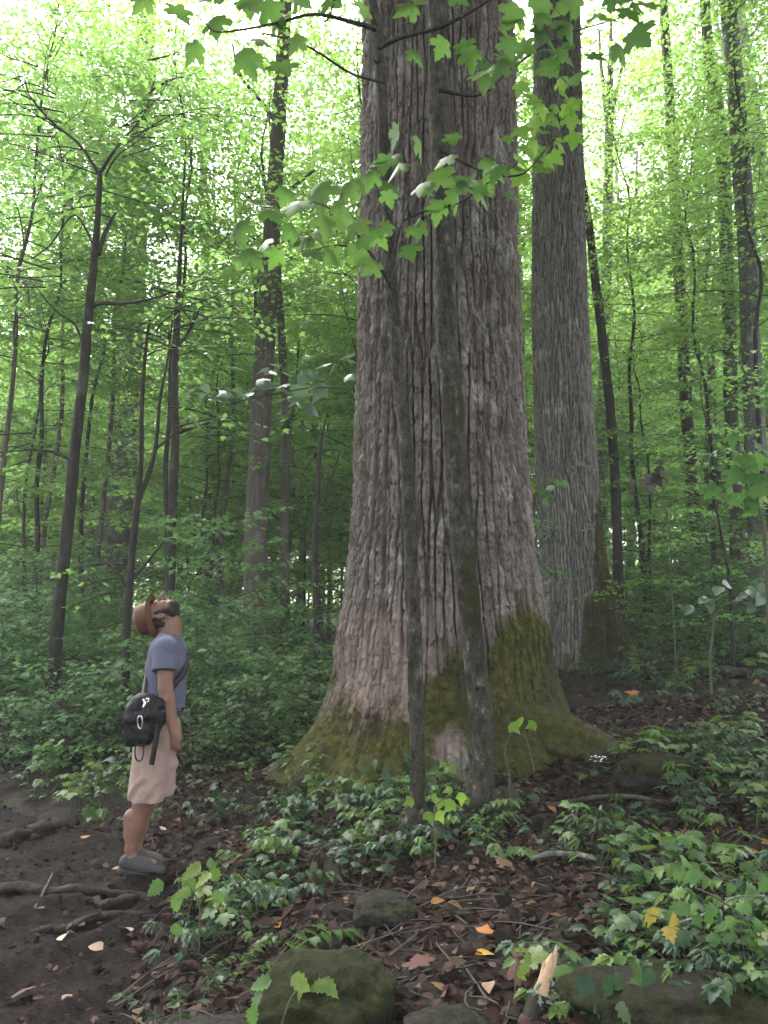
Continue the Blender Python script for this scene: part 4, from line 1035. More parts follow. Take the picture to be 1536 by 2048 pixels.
# ---------------------------------------------------------------- single things on the ground
def ground_pt(px, py):
    """Where the sight line through a pixel meets the ground."""
    lo, hi = 1.8, 40.0
    for Yd in np.arange(1.8, 40, .05):
        p = at(px, py, Yd)
        if p[2] < g1(p[0], p[1]): return p
    return at(px, py, 12)
def rock(name, label, px, py, Yd, size, mossv, seed, sink=.35, cat='rock'):
    p = at(px, py, Yd); x, y = p[0], p[1]; z = g1(x, y)
    u, v = np.meshgrid(np.linspace(0, 2 * math.pi, 120, endpoint=False), np.linspace(.0005, math.pi - .0005, 70))
    D = np.stack([np.cos(u) * np.sin(v), np.sin(u) * np.sin(v), np.cos(v)], -1).reshape(-1, 3)
    sq = np.sign(D) * np.abs(D) ** .75
    rad = 1 + .5 * (fbm3(D * 1.3 + seed, seed, 2) - .5) + .22 * (fbm3(D * 4 + seed, seed + 3, 3) - .5)
    Vr = sq * rad[:, None] * np.array(size); Vr += (.022 * (fbm3(Vr * 24, seed + 5, 3) - .5))[:, None] * D
    m = np.clip(mossv * ss(-.5, .5, D[:, 2]) + .2 * (fbm3(D * 3, seed + 8) - .5), 0, 1)
    o = MB(); o.add(Vr + [0, 0, size[2] * (1 - 2 * sink)], grid_faces(70, 120, True), moss=m)
    ob = o.build(name, M['rock']); ob.location = (x, y, z); return tag(ob, label, cat)
rock('mossy_boulder', 'boulder capped with green moss low in the middle, beside the trail bank', 650, 2000, 2.72, (.22, .2, .17), .7, 3, .42)
rock('mossy_boulder', 'wide dark mossy boulder in the lower right corner', 1370, 2070, 2.6, (.38, .22, .11), .55, 5, .5)
rock('mossy_boulder', 'small dark mossy boulder left of the splintered branch', 900, 2070, 2.5, (.14, .13, .08), .5, 6, .55)
rock('mossy_stone', 'small mossy mound on the slope beyond the big root', 1310, 1570, 5.4, (.24, .2, .13), .9, 7)
rock('mossy_stone', 'low mossy stone hidden in herbs between the boulder and rotten stump', 770, 1790, 3.7, (.14, .12, .08), .5, 9)
rock('mossy_stone', 'flat stone at the trail edge left of the mossy boulder', 470, 1990, 2.75, (.22, .14, .07), .3, 11)

def stick(name, label, pts, mat, k=9, lift=.0, cat='branch', Yd=None, bump=.35, seed=0, parent=None, n=30):
    P = []
    for px, py, wpx, dz in pts:
        p = ground_pt(px, py) if Yd is None else at(px, py, Yd)
        if Yd is None: p[2] = g1(p[0], p[1]) + dz
        P.append((*p, .5 * wpx * pxm(py, p[1])))
    P = smooth_path(P, n); b = MB(); V, F = tube(P[:, :3], P[:, 3], k, bump, seed)
    V = V + (.25 * np.repeat(P[:, 3], k)[:, None]) * (fbm3(V * 30, seed, 2)[:, None] - .5)
    b.add(V, F, moss=np.full(len(V), .25), worn=np.zeros(len(V)))
    for e, ring in ((0, V[:k][::-1]), (1, V[-k:])): b.add(np.vstack([ring, ring.mean(0)[None]]), [[q, (q + 1) % k, k] for q in range(k)])
    c = P[0][:3]
    o = b.build(name, mat, origin=c); tag(o, label, cat); return o
stick('lichen_stick', 'pale lichen-covered stick lying level on the slope', [(1062, 1738, 10, .05), (1100, 1735, 11, .06), (1150, 1737, 11, .06), (1195, 1739, 9, .05)], M['lichen_stick'])
stick('fallen_branch', 'long dark fallen branch lying across the slope above the lichen stick', [(1095, 1622, 9, .03), (1180, 1618, 10, .06), (1260, 1616, 9, .06), (1325, 1618, 7, .03)], M['dark_bark'])
stick('fallen_branch', 'thin curved dark branch just uphill of the lichen stick', [(1125, 1700, 5, .03), (1170, 1678, 6, .08), (1215, 1668, 6, .09), (1262, 1674, 4, .03)], M['dark_bark'])
stick('fallen_branch', 'thin pale branch resting on the wide dark boulder', [(1362, 1960, 5, .16), (1420, 1952, 5, .20), (1480, 1936, 4, .22), (1540, 1926, 4, .22)], M['lichen_stick'])
stick('lichen_twig', 'lichen-crusted twig standing up from the herbs on the slope', [(1188, 1668, 7, .0), (1194, 1664, 8, .04), (1200, 1660, 9, .08), (1204, 1656, 6, .12)], M['lichen'], bump=.9, seed=4)
stick('fallen_log', 'dark rotting log lying beyond the second trunk on the right', [(1205, 1345, 26, .05), (1300, 1350, 26, .08), (1400, 1352, 24, .08), (1500, 1356, 20, .04)], M['dark_bark'], k=14, cat='log')
stick('fallen_log', 'mossy dark log in the shade left of the giant flared base', [(470, 1440, 26, .05), (540, 1425, 30, .10), (600, 1418, 30, .10), (660, 1412, 26, .08)], M['dark_bark'], k=14, cat='log', seed=2)
# splintered branch: dark shaft with a torn pale end
sb = thing('splintered_branch', 'broken branch with a torn pale end pointing up at the bottom edge', 'branch', at(1050, 2060, 2.55))
P = px_path([(1040, 2110, 40), (1058, 2030, 34), (1076, 1985, 30), (1086, 1965, 28)], 2.55, 20); P[:, 2] -= np.linspace(.02, 0, 20)
b = MB(); add_tube(b, P[:, :3], P[:, 3], 12, .4, 3); b.build('shaft', M['dark_bark'], sb)
b = MB()
for (pts) in ([(1082, 1985, 26), (1092, 1950, 24), (1100, 1922, 14), (1104, 1906, 3)], [(1090, 1970, 16), (1104, 1935, 13), (1110, 1910, 9), (1113, 1890, 2)], [(1080, 1980, 12), (1086, 1945, 10), (1088, 1922, 2)]):
    q = px_path(pts, 2.54, 14); V, F = tube(q[:, :3], q[:, 3], 9, .6, len(pts[0])); b.add(V, F)
b.build('torn_end', M['wood_pale'], sb)
b = MB()
for i in range(14):
    p = at(1085 + r.normal(0, 12), 1990 + r.normal(0, 14), 2.53); dd = unit(r.normal(size=3) + [.3, -.5, -.2]); v, f = tube(np.array([p, p + dd * .012, p + dd * .022 + [0, 0, -.006]]), [.006, .005, .002], 5); b.add(v, f)
b.build('lichen_tuft', M['lichen'], sb)
# rotten stump
M['rotten_wood'] = plain('rotten_wood', (.12, .07, .045), .9, nz=80)
stp = ground_pt(650, 1775); 
rs = thing('rotten_stump', 'dark ragged rotting stump remnant on the bank below the slim maples', 'stump', stp)
b = MB(); thv = np.linspace(0, 2 * math.pi, 48, endpoint=False); hv = np.linspace(-.08, 1, 26)
TT, HH = np.meshgrid(thv, hv); top_h = .05 + .15 * fbm(TT / (2 * math.pi) * 14, TT * 0, 71, 3, 14)
RR = .075 * (1.25 - .45 * HH) * (1 + .5 * (fbm(TT / (2 * math.pi) * 12, HH * 1.5, 72, 2, 12) - .5))
b.add(np.stack([stp[0] + RR * np.cos(TT), stp[1] + RR * np.sin(TT), stp[2] + HH * top_h], -1), grid_faces(26, 48, True), worn=np.full(TT.size, .1), moss=np.full(TT.size, .45))
b.build('shell', M['dark_bark'], rs)
def trail_root(lab, pts, wd):
    P = []
    for (px, py, _, dz), q in zip(pts, (.7, 1, .9, .8, .4)):
        p = ground_pt(px, py); P.append((p[0], p[1], g1(p[0], p[1]) + dz * .55 - .012, .5 * wd * q * pxm(py, p[1])))
    P = smooth_path(P, 90); rr = np.random.default_rng(wd); s = np.linspace(0, 1, 90)
    P[:, 1] += .10 * (fbm(s * 7, s * 0 + wd, 4, 3) - .5); P[:, 2] += .05 * (fbm(s * 6, s * 0 + wd, 8, 2) - .5)
    V, F = tube(P[:, :3], P[:, 3] * (.75 + .6 * fbm(s * 9, s * 0, wd, 2)), 14, .6, wd); ax = np.repeat(P[:, :3], 14, 0)
    V[:, 2] = ax[:, 2] + (V[:, 2] - ax[:, 2]) * .75; V = V + (.028 * (fbm3(V * 28, wd, 3) - .5))[:, None] * unit(V - ax)
    b = MB(); b.add(V, F, moss=np.full(len(V), .0)); tag(b.build('exposed_root', M['root_wood'], origin=P[0][:3]), lab, 'root')
M['root_wood'] = bark_mat('root_wood', (.012, .009, .008), (.04, .031, .028), (.06, .05, .045), (12, 12, 12), moss=False, dist=.012)
for lab, pts, wd in [('thick dark root crossing the trail on the left, highest of the exposed roots', [(-40, 1700, 0, .01), (30, 1682, 0, .05), (90, 1664, 0, .06), (150, 1648, 0, .01)], 40),
                     ('long exposed root stepping across the trail below the shoes', [(-20, 1778, 0, .0), (60, 1784, 0, .04), (150, 1790, 0, .045), (240, 1788, 0, .05), (330, 1782, 0, .0)], 22),
                     ('forked root lip in the mud, lower of the exposed roots', [(30, 1868, 0, .0), (110, 1858, 0, .03), (190, 1852, 0, .04), (260, 1836, 0, .04), (320, 1822, 0, .0)], 20),
                     ('short root bulging from the trail right under the near shoe', [(170, 1800, 0, .0), (220, 1806, 0, .035), (280, 1800, 0, .035), (330, 1806, 0, .0)], 18)]:
    trail_root(lab, pts, wd)
stick('fallen_branch', 'thin straight twig lying on the mud of the trail', [(68, 1835, 5, .03), (88, 1800, 5, .04), (104, 1768, 4, .05)], M['twig'])

# fallen leaves one can point to
def fallen(label, px, py, spx, mat, tpl, seed, flat=.35, group=None):
    rr = np.random.default_rng(seed); p = ground_pt(px, py); p[2] = g1(p[0], p[1]) + .035
    a = rr.uniform(0, 6.28); b = MB(); s = spx * pxm(py, p[1])
    put_leaves(b, tpl, [[0, 0, 0]], [[math.cos(a), math.sin(a), .2]], [[rr.normal(0, flat), -.35 + rr.normal(0, flat), 1]], s)
    o = b.build('fallen_leaf', M[mat]); o.location = p; tag(o, label, 'leaf')
for i, (lab, px, py, s, mt, tp) in enumerate([
    ('bright orange fallen leaf on the litter at the bottom centre', 950, 1935, 40, 'gold_leaf', L_OVATE), ('tan pointed fallen leaf near the splintered branch', 978, 1988, 46, 'tan_leaf', L_OVATE),
    ('orange curled leaves scrap left of the splintered branch', 968, 1888, 44, 'orange_leaf', L_LITE), ('yellow fallen leaf lying beside the thin curved branch', 1140, 1658, 44, 'gold_leaf', L_LONG),
    ('long yellow leaf above the lichen stick on the right', 1268, 1694, 50, 'leaf_yellow', L_LITE), ('yellow leaf standing in the herbs far right', 1484, 1720, 36, 'gold_leaf', L_OVATE),
    ('orange dead leaves hanging over the slope on the right', 1408, 1548, 44, 'orange_leaf', L_MAPLE), ('orange leaf right of the small mossy mound', 1430, 1580, 40, 'orange_leaf', L_LONG),
    ('pale curled leaf on the end of the mossy root', 1160, 1474, 30, 'pale_leaf', L_OVATE), ('brown fallen leaf cluster below the slim maples', 1020, 1742, 54, 'tan_leaf', L_MAPLE),
    ('pale leaf in the middle of the muddy trail', 122, 1898, 46, 'pale_leaf', L_OVATE), ('tan leaf right of the pale one on the trail', 205, 1916, 40, 'tan_leaf', L_OVATE),
    ('tan leaf on the trail below the near shoe', 222, 1752, 36, 'tan_leaf', L_LONG), ('orange leaf on the trail left of the man', 166, 1692, 24, 'orange_leaf', L_ROUND),
    ('russet leaf at the lower left corner of the trail', 50, 2002, 44, 'red_leaf', L_MAPLE), ('brown leaf in the lower middle of the trail', 122, 2030, 30, 'tan_leaf', L_OVATE),
    ('pale leaf at the trail edge behind the knee', 338, 1592, 26, 'pale_leaf', L_OVATE), ('pale round leaf right of the calf', 322, 1674, 18, 'pale_leaf', L_ROUND),
    ('dark red fallen leaf at the bottom right of the mossy boulder', 838, 1960, 50, 'red_leaf', L_MAPLE), ('dark red leaf beside the splintered branch', 1020, 1975, 56, 'red_leaf', L_MAPLE),
    ('greyish leaf at the trail margin below the herbs', 262, 1880, 40, 'pale_leaf', L_OVATE), ('pale leaf on the litter behind the big root', 1190, 1462, 34, 'pale_leaf', L_LONG),
    ('orange leaf on the litter patch near the second trunk', 1276, 1392, 26, 'orange_leaf', L_MAPLE), ('tan leaf on the litter patch uphill of the big root', 1216, 1420, 26, 'tan_leaf', L_MAPLE)]):
    fallen(lab, px, py, s, mt, tp, 900 + i)

# distinct plants in the foreground
def sprig(name, label, stem_px, leaves, Yd, mat, tpl, cat='plant', seed=0, down=.5, root=True, turn=.5, extra=None, face=.75):
    rr = np.random.default_rng(seed); p0 = at(stem_px[0][0], stem_px[0][1], Yd); base = np.array([p0[0], p0[1], g1(p0[0], p0[1])])
    o = thing(name, label, cat, base); sb_, lb = MB(), MB()
    q = px_path(stem_px, Yd, 16)
    if root: q = np.vstack([[*(base - [0, 0, .03]), q[0][3]], q])
    add_tube(sb_, q[:, :3], q[:, 3], 5)
    for e in (extra or []): u = px_path(e, Yd, 10); add_tube(sb_, u[:, :3], u[:, 3], 4)
    px_leaves(lb, leaves, Yd, rr, tpl, .06, down, turn=turn, face=face)
    sb_.build('stem', M['stem'], o); lb.build('leaves', M[mat], o)
sprig('yellow_seedling', 'light yellow-green seedling with pointed leaves between the two slim maples', [(870, 1680, 4), (868, 1640, 3), (872, 1610, 3), (900, 1590, 2)],
      [(850, 1640, 44), (875, 1638, 40), (905, 1618, 44), (925, 1600, 40), (880, 1610, 36), (830, 1612, 34), (905, 1590, 30), (940, 1608, 30), (860, 1600, 26)], 4.3, 'leaf_lit', L_LITE, seed=1, down=.35)
sprig('blue_green_shrublet', 'bluish green sapling with oval leaves in front of the giant base', [(830, 1680, 4), (828, 1600, 3), (822, 1540, 3), (800, 1490, 2)],
      [(740, 1545, 36), (770, 1556, 40), (800, 1540, 38), (830, 1556, 40), (760, 1580, 36), (850, 1545, 34), (725, 1562, 30), (790, 1575, 36), (810, 1520, 32), (845, 1570, 34), (870, 1530, 34), (780, 1530, 30), (750, 1530, 28)], 4.9, 'leaf_herb', L_OVATE, seed=2, down=.2)
sprig('maple_sprig', 'two-stemmed sprig with bright maple leaves in front of the big mossy root', [(1018, 1545, 3), (1010, 1510, 3), (1015, 1480, 2), (1030, 1458, 2)],
      [(1022, 1462, 40), (1050, 1455, 36), (1072, 1460, 36), (1040, 1448, 30)], 5.2, 'leaf_lit', L_LITE, seed=3, down=.2, extra=[[(1068, 1545, 3), (1060, 1500, 2), (1046, 1462, 2)]])
sprig('toothed_leaf_spray', 'arching spray of jagged light leaves at the lower right edge', [(1560, 1960, 6), (1500, 1850, 5), (1440, 1800, 4), (1390, 1775, 3)],
      jig([(x, y, s * .72) for x, y, s in [(1345, 1765, 80), (1400, 1770, 64), (1365, 1800, 60), (1430, 1830, 66), (1460, 1850, 66), (1500, 1830, 70), (1400, 1845, 50), (1470, 1880, 62), (1520, 1900, 70), (1440, 1890, 56), (1490, 1790, 66), (1540, 1780, 70), (1520, 1860, 60), (1385, 1825, 46)]], 9, rng, 34, 26), 2.75, 'leaf_fresh', LOBED, seed=4, down=.35)
sprig('yellowing_leaf_spray', 'yellowing ragged leaves hanging left of the jagged light spray', [(1380, 1900, 4), (1400, 1880, 4), (1330, 1840, 3), (1300, 1830, 3)],
      [(1310, 1840, 60), (1345, 1860, 56), (1330, 1870, 46), (1460, 1965, 40), (1500, 1960, 34)], 2.78, 'leaf_yellow', LOBED, seed=5, down=.5)
sprig('parsley_like_plant', 'finely lobed green plant at the bottom between the two dark boulders', [(1215, 2060, 5), (1212, 2020, 4), (1210, 1990, 3)],
      [(1190, 1995, 64), (1215, 1985, 66), (1240, 2000, 62), (1200, 2020, 66), (1235, 2030, 66), (1185, 2030, 56), (1255, 2030, 60), (1215, 2045, 60), (1225, 1970, 44)], 2.5, 'leaf_herb', LOBED, seed=6, down=.3, turn=.6)
sprig('broad_leaf_plant', 'plant with one broad oval toothed leaf on the dark lower right boulder', [(1375, 2050, 4), (1370, 2010, 4), (1355, 1980, 3)], [(1350, 1990, 76), (1300, 1960, 60), (1275, 1945, 50), (1285, 1985, 56), (1372, 2030, 40)], 2.55, 'leaf_herb', L_TOOTH, seed=7, down=.6)
sprig('leafy_seedling', 'small seedling with four toothed leaves left of the splintered branch', [(1030, 1990, 3), (1032, 1940, 3), (1038, 1918, 2)], [(1025, 1935, 42), (1048, 1930, 44), (1060, 1945, 44), (1035, 1955, 40)], 2.6, 'leaf_fresh', L_TOOTH, seed=8)
sprig('drooping_leaf_plant', 'plant with long drooping toothed leaves in front of the mossy boulder', [(560, 2060, 4), (580, 2000, 4), (600, 1975, 3)],
      [(545, 1990, 70), (520, 2010, 66), (580, 1980, 70), (610, 1985, 60), (640, 1985, 64), (655, 1990, 56), (500, 2035, 56)], 2.5, 'leaf_fresh', L_TOOTH, seed=9, down=.35)
sprig('trail_edge_plant', 'leafy plant leaning over the trail edge below the shoes', [(400, 1820, 4), (390, 1790, 3), (370, 1765, 3)],
      [(330, 1790, 64), (365, 1770, 62), (400, 1755, 60), (420, 1770, 56), (440, 1760, 56), (385, 1800, 52), (350, 1810, 48), (345, 1870, 46), (430, 1800, 44), (415, 1735, 40)], 3.75, 'leaf_fresh', L_TOOTH, seed=10, down=.3)
sprig('trail_edge_plant', 'light green broad-leaved plant beside the calf on the far trail edge', [(190, 1650, 4), (195, 1630, 3), (200, 1610, 3)], [(165, 1640, 56), (200, 1635, 44), (215, 1630, 40), (180, 1665, 34), (235, 1640, 36), (150, 1655, 36)], 5.9, 'leaf_fresh', L_OVATE, seed=11, down=.4)
sprig('pale_leaf_bush', 'bush with large pale bluish leaves at the far right edge', [(1420, 1330, 6), (1425, 1270, 5), (1440, 1215, 4), (1500, 1200, 3)],
      jig([(1400, 1212, 44), (1430, 1216, 46), (1460, 1205, 46), (1490, 1200, 46), (1520, 1206, 46), (1440, 1190, 42), (1500, 1220, 44), (1530, 1190, 44), (1385, 1225, 36)], 10, rng, 26, 10), 8.5, 'leaf_pale', L_ROUND, cat='shrub', seed=12, down=.15, face=.3)
sprig('bright_edge_branch', 'young maple with bright hanging leaves at the right edge', [(1540, 1330, 8), (1535, 1200, 7), (1528, 1060, 6), (1500, 960, 4), (1470, 930, 3)],
      jig([(1450, 985, 44), (1480, 960, 50), (1510, 990, 50), (1530, 940, 50), (1490, 1005, 44), (1460, 1010, 38), (1520, 1000, 44), (1500, 930, 44), (1535, 970, 44)], 14, rng, 22, 24), 8.0, 'leaf_near', L_MAPLE, cat='tree', seed=13)
sprig('white_glossy_branch', 'sapling whose flat leaves shine white between the man and giant tree', [(735, 1300, 7), (730, 1000, 6), (715, 800, 5), (640, 775, 4), (540, 790, 3), (420, 815, 2)],
      jig([(430, 812, 44), (450, 800, 44), (500, 800, 42), (540, 745, 44), (520, 790, 44), (570, 815, 46), (600, 820, 42), (620, 760, 48), (660, 745, 48), (690, 770, 44), (560, 760, 44), (470, 815, 38), (640, 790, 44), (690, 735, 48), (580, 785, 44)], 40, rng, 36, 16, (.9, 1.5)), 7.9, 'leaf_pale', L_LITE, cat='tree', seed=14, down=.08, turn=.35, face=.12)
sprig('trunk_side_sprig', 'small leafy sprig growing in the gap in front of the second trunk', [(1062, 1130, 5), (1075, 1070, 4), (1095, 1020, 3), (1120, 985, 2)], jig([(1090, 990, 30), (1110, 985, 32), (1125, 970, 26), (1082, 1008, 26), (1150, 935, 26), (1100, 965, 26)], 4, rng, 12, 10), 7.6, 'leaf_near', L_LITE, seed=15, root=False)
# withered black leaves in the right-hand understory
sprig('withered_branch', 'withered branch with black shrivelled leaves in the right understory', [(1345, 1200, 4), (1340, 1080, 3), (1326, 1000, 3), (1290, 965, 2)], [(1290, 968, 50), (1305, 965, 46), (1320, 945, 36), (1330, 935, 30), (1300, 985, 40), (1275, 972, 36), (1258, 968, 30), (1262, 985, 30), (1315, 955, 34)], 10.5, 'twig', L_LITE, cat='branch', seed=16, down=1.0)
b_ = ground_pt(1200, 1562)
fo = thing('white_aster', 'low plant with a cluster of tiny white flowers beside the big root', 'plant', b_)
st, lf = herb('low', 1202); st.build('stem', M['stem'], fo, origin=(0, 0, 0)); lf.build('leaves', M['leaf_herb'], fo, origin=(0, 0, 0))
fb = MB(); k = 16; put_leaves(fb, L_ROUND, np.c_[r.normal(0, .035, (k, 2)), r.uniform(.13, .17, k)], np.c_[r.normal(0, 1, (k, 2)), np.full(k, .2)], [[0, -.3, 1]] * k, .018); fb.build('flowers', M['white_flower'], fo, origin=(0, 0, 0))

# ---------------------------------------------------------------- the man looking up, his hat, clothes and shoulder bag
MY = 4.92
def PX(px, py, d=0.0):
    """Photo pixel to a point on the man's mid plane, moved d metres away from the camera."""
    return at(px, py, MY + d)
class Field:
    """Signed distances on a grid, joined smoothly, then turned into one closed surface."""
    def __init__(s, lo, hi, h):
        s.lo, s.h = np.array(lo, float), h
        s.n = np.ceil((np.array(hi) - s.lo) / h).astype(int) + 1
        s.f = np.full(s.n, .2, np.float32)
    def sub(s, lo, hi):
        a = np.clip(np.floor((np.array(lo) - s.lo) / s.h).astype(int), 0, s.n - 1); b = np.clip(np.ceil((np.array(hi) - s.lo) / s.h).astype(int) + 1, 1, s.n)
        sl = tuple(slice(i, j) for i, j in zip(a, b))
        g = np.meshgrid(*[s.lo[k] + s.h * np.arange(a[k], b[k]) for k in range(3)], indexing='ij')
        return sl, np.stack(g, -1)
    def put(s, sl, d, k, op='u'):
        f = s.f[sl]
        if op == 'u':
            if k > 0:
                hh = np.clip(.5 + .5 * (f - d) / k, 0, 1); s.f[sl] = f + (d - f) * hh - k * hh * (1 - hh)
            else: s.f[sl] = np.minimum(f, d)
        else:
            if k > 0:
                hh = np.clip(.5 - .5 * (f + d) / k, 0, 1); s.f[sl] = f + (-d - f) * hh + k * hh * (1 - hh)
            else: s.f[sl] = np.maximum(f, -d)
    def cone(s, a, b, ra, rb, k=.02, op='u', flat=None):
        a, b = np.asarray(a, float), np.asarray(b, float); m = max(ra, rb) + k + .03
        sl, P = s.sub(np.minimum(a, b) - m, np.maximum(a, b) + m)
        ab = b - a; t = np.clip(((P - a) @ ab) / (ab @ ab + 1e-12), 0, 1)
        q = P - a - t[..., None] * ab
        d = np.linalg.norm(q, axis=-1) - (ra + (rb - ra) * t)
        s.put(sl, d, k, op)
    def chain(s, pts, radii, k=.02):
        for i in range(len(pts) - 1): s.cone(pts[i], pts[i + 1], radii[i], radii[i + 1], k)
    def ell(s, c, r, axes=np.eye(3), k=.02, op='u'):
        c, r = np.asarray(c, float), np.asarray(r, float); m = r.max() + k + .03
        sl, P = s.sub(c - m, c + m)
        q = ((P - c) @ np.asarray(axes).T) / r
        l = np.linalg.norm(q, axis=-1); l2 = np.linalg.norm(q / r, axis=-1) + 1e-9
        s.put(sl, l * (l - 1) / l2, k, op)
    def stack(s, rows, k=.02, zlo=None, zhi=None):
        """rows of z, centre x, centre y, half depth (x), half width (y): a body of oval slices."""
        R = np.array(sorted(rows)); m = R[:, 3:].max() + k + .03
        sl, P = s.sub((R[:, 1].min() - m, R[:, 2].min() - m, R[0, 0] - k - .03), (R[:, 1].max() + m, R[:, 2].max() + m, R[-1, 0] + k + .03))
        z = P[..., 2]; g = lambda i: np.interp(z, R[:, 0], R[:, i])
        hx, hy = g(3), g(4); q = np.sqrt(((P[..., 0] - g(1)) / hx) ** 2 + ((P[..., 1] - g(2)) / hy) ** 2)
        d = (q - 1) * np.minimum(hx, hy)
        d = np.maximum(d, np.maximum(R[0, 0] - z, z - R[-1, 0]))
        s.put(sl, d, k)
    def cut(s, p, n):
        """Remove everything on the side the normal points to."""
        n = unit(n); g = np.meshgrid(*[s.lo[k] + s.h * np.arange(s.n[k]) for k in range(3)], indexing='ij')
        d = sum((g[k] - p[k]) * n[k] for k in range(3)); s.f = np.maximum(s.f, d.astype(np.float32))
    def surface(s):
        f = s.f; ins = f < 0; n = np.array(f.shape)
        c = np.zeros(n - 1 + 0, int); corners = [(i, j, k) for i in (0, 1) for j in (0, 1) for k in (0, 1)]
        sh = lambda o: tuple(slice(o[q], n[q] - 1 + o[q]) for q in range(3))
        for o in corners: c += ins[sh(o)]
        act = (c > 0) & (c < 8); idx = np.full(act.shape, -1); A = np.argwhere(act); idx[act] = np.arange(len(A))
        acc = np.zeros((len(A), 3)); cnt = np.zeros(len(A))
        for o in corners:
            for ax in range(3):
                if o[ax]: continue
                e = list(o); e[ax] = 1
                fa = f[tuple((A + o).T)]; fb = f[tuple((A + e).T)]
                x = (fa < 0) != (fb < 0); t = np.where(x, fa / (fa - fb + 1e-20), 0)
                p = np.tile(np.array(o, float), (len(A), 1)); p[:, ax] += t
                acc[x] += p[x]; cnt[x] += 1
        V = s.lo + s.h * (A + acc / cnt[:, None])
        quads = []
        for ax in range(3):
            u, v = [(1, 2), (2, 0), (0, 1)][ax]
            sl0 = [slice(1, n[q] - 1) for q in range(3)]; sl0[ax] = slice(0, n[ax] - 1)
            sl1 = list(sl0); sl1[ax] = slice(1, n[ax])
            a, b = ins[tuple(sl0)], ins[tuple(sl1)]
            E = np.argwhere(a != b); fl = a[tuple(E.T)]
            off = np.ones(3, int); off[ax] = 0; E = E + off
            du, dv = np.zeros(3, int), np.zeros(3, int); du[u] = 1; dv[v] = 1
            q = np.stack([idx[tuple((E - du - dv).T)], idx[tuple((E - dv).T)], idx[tuple(E.T)], idx[tuple((E - du).T)]], -1)
            q[~fl] = q[~fl][:, ::-1]; quads.append(q)
        return V, np.concatenate(quads)
    def relax(s, V, F, it=2):
        for _ in range(it):
            acc = np.zeros_like(V); c = np.zeros(len(V))
            for i in range(4):
                a, b = F[:, i], F[:, (i + 1) % 4]
                for q in range(3): acc[:, q] += np.bincount(a, V[b, q], len(V)) + np.bincount(b, V[a, q], len(V))
                c += np.bincount(a, minlength=len(V)) + np.bincount(b, minlength=len(V))
            V = V * .5 + .5 * acc / np.maximum(c, 1)[:, None]
        return V

def cloth(name, c, nz=120, bump=.003, rough=.85, patches=None):
    t = NT(name); n = t.noise(nz, None, 4, .7); big = t.noise(9, None, 4, .6)
    col = t.mix(.55, c, t.ramp(n, [(.3, (.72, .72, .72)), (.7, (1.25, 1.25, 1.25))]), 'MULTIPLY')
    col = t.mix(.4, col, t.ramp(big, [(.3, (.75, .75, .75)), (.7, (1.2, 1.2, 1.2))]), 'MULTIPLY')
    return t.done(t.bsdf(col, rough, t.math('ADD', n, t.math('MULTIPLY', big, 1.5)), bump, .8, spec=.2))
M['skin'] = cloth('skin', (.17, .092, .068), 60, .002, .5)
M['shirt'] = cloth('blue_grey_shirt', (.098, .10, .150), 150, .006)
M['shorts'] = cloth('khaki_shorts', (.29, .205, .18), 120, .006)
M['hat'] = cloth('brown_leather', (.10, .045, .027), 40, .002, .5)
M['hair'] = cloth('dark_hair', (.022, .015, .012), 180, .006, .7)
M['shoe'] = cloth('grey_shoe', (.055, .050, .052), 90, .003, .7)
M['sole'] = plain('dark_sole', (.03, .028, .028), .8)
M['bag'] = cloth('black_nylon', (.010, .010, .012), 70, .004, .5)
M['webbing'] = plain('black_webbing', (.014, .012, .013), .6, nz=300)
M['steel'] = plain('steel', (.62, .62, .62), .28, .5, 200, 1.0)
M['eye'] = plain('eye', (.06, .05, .045), .15, .5)

feet = PX(272, 1728); fz = g1(feet[0], feet[1]) - .035 + .028
DZ = fz - feet[2] + .02                                       # the pixel plane meets the trail surface
man = thing('person', 'man in brown hat, blue-grey T-shirt and khaki shorts with his head tilted far back', 'person', (feet[0], MY, fz))
def Q(px, py, d=0.0):
    p = PX(px, py, d); p[2] += DZ * np.clip((py - 1400) / 330, 0, 1); return p
near, far = -1, 1
# ---- body: one continuous surface
lo, hi = Q(228, 1750) - [0, .36, .05], Q(392, 1185) + [0, .36, .05]
B = Field(lo, hi, .0055)
B.stack([(Q(310, 1480)[2], Q(308, 1480)[0], MY, .08, .125), (Q(310, 1440)[2], Q(314, 1440)[0], MY, .08, .13), (Q(325, 1400)[2], Q(326, 1400)[0], MY, .085, .14), (Q(330, 1350)[2], Q(331, 1350)[0], MY, .092, .15), (Q(333, 1310)[2], Q(334, 1310)[0], MY, .092, .165), (Q(334, 1285)[2], Q(334, 1285)[0], MY, .085, .15)], .03)
hd = unit(PX(356, 1221) - PX(279, 1237)); hd = unit(hd)      # from crown of the head to the chin
up_h = -hd; fc = np.array([0, -1.0, 0]); fc = unit(np.cross(hd, [0, 1.0, 0])); 
if fc[2] < 0: fc = -fc
lat = np.array([0, 1.0, 0]); AX = np.array([hd, lat, fc])
HC = PX(319, 1230)                                            # head centre
H = lambda a, l, f: HC + hd * a + lat * l + fc * f           # toward chin, sideways, toward face
B.ell(H(-.035, 0, -.008), (.098, .076, .092), AX, .02)       # cranium
B.ell(H(.045, 0, .022), (.075, .060, .066), AX, .03)         # face
B.cone(H(.092, -.02, .042), H(.092, .02, .042), .024, .024, .025)   # chin
B.cone(H(.065, -.05, -.008), H(.092, -.018, .04), .022, .02, .02); B.cone(H(.065, .05, -.008), H(.092, .018, .04), .022, .02, .02)  # jaw
B.cone(H(.002, 0, .092), H(.040, 0, .124), .010, .014, .012)  # nose
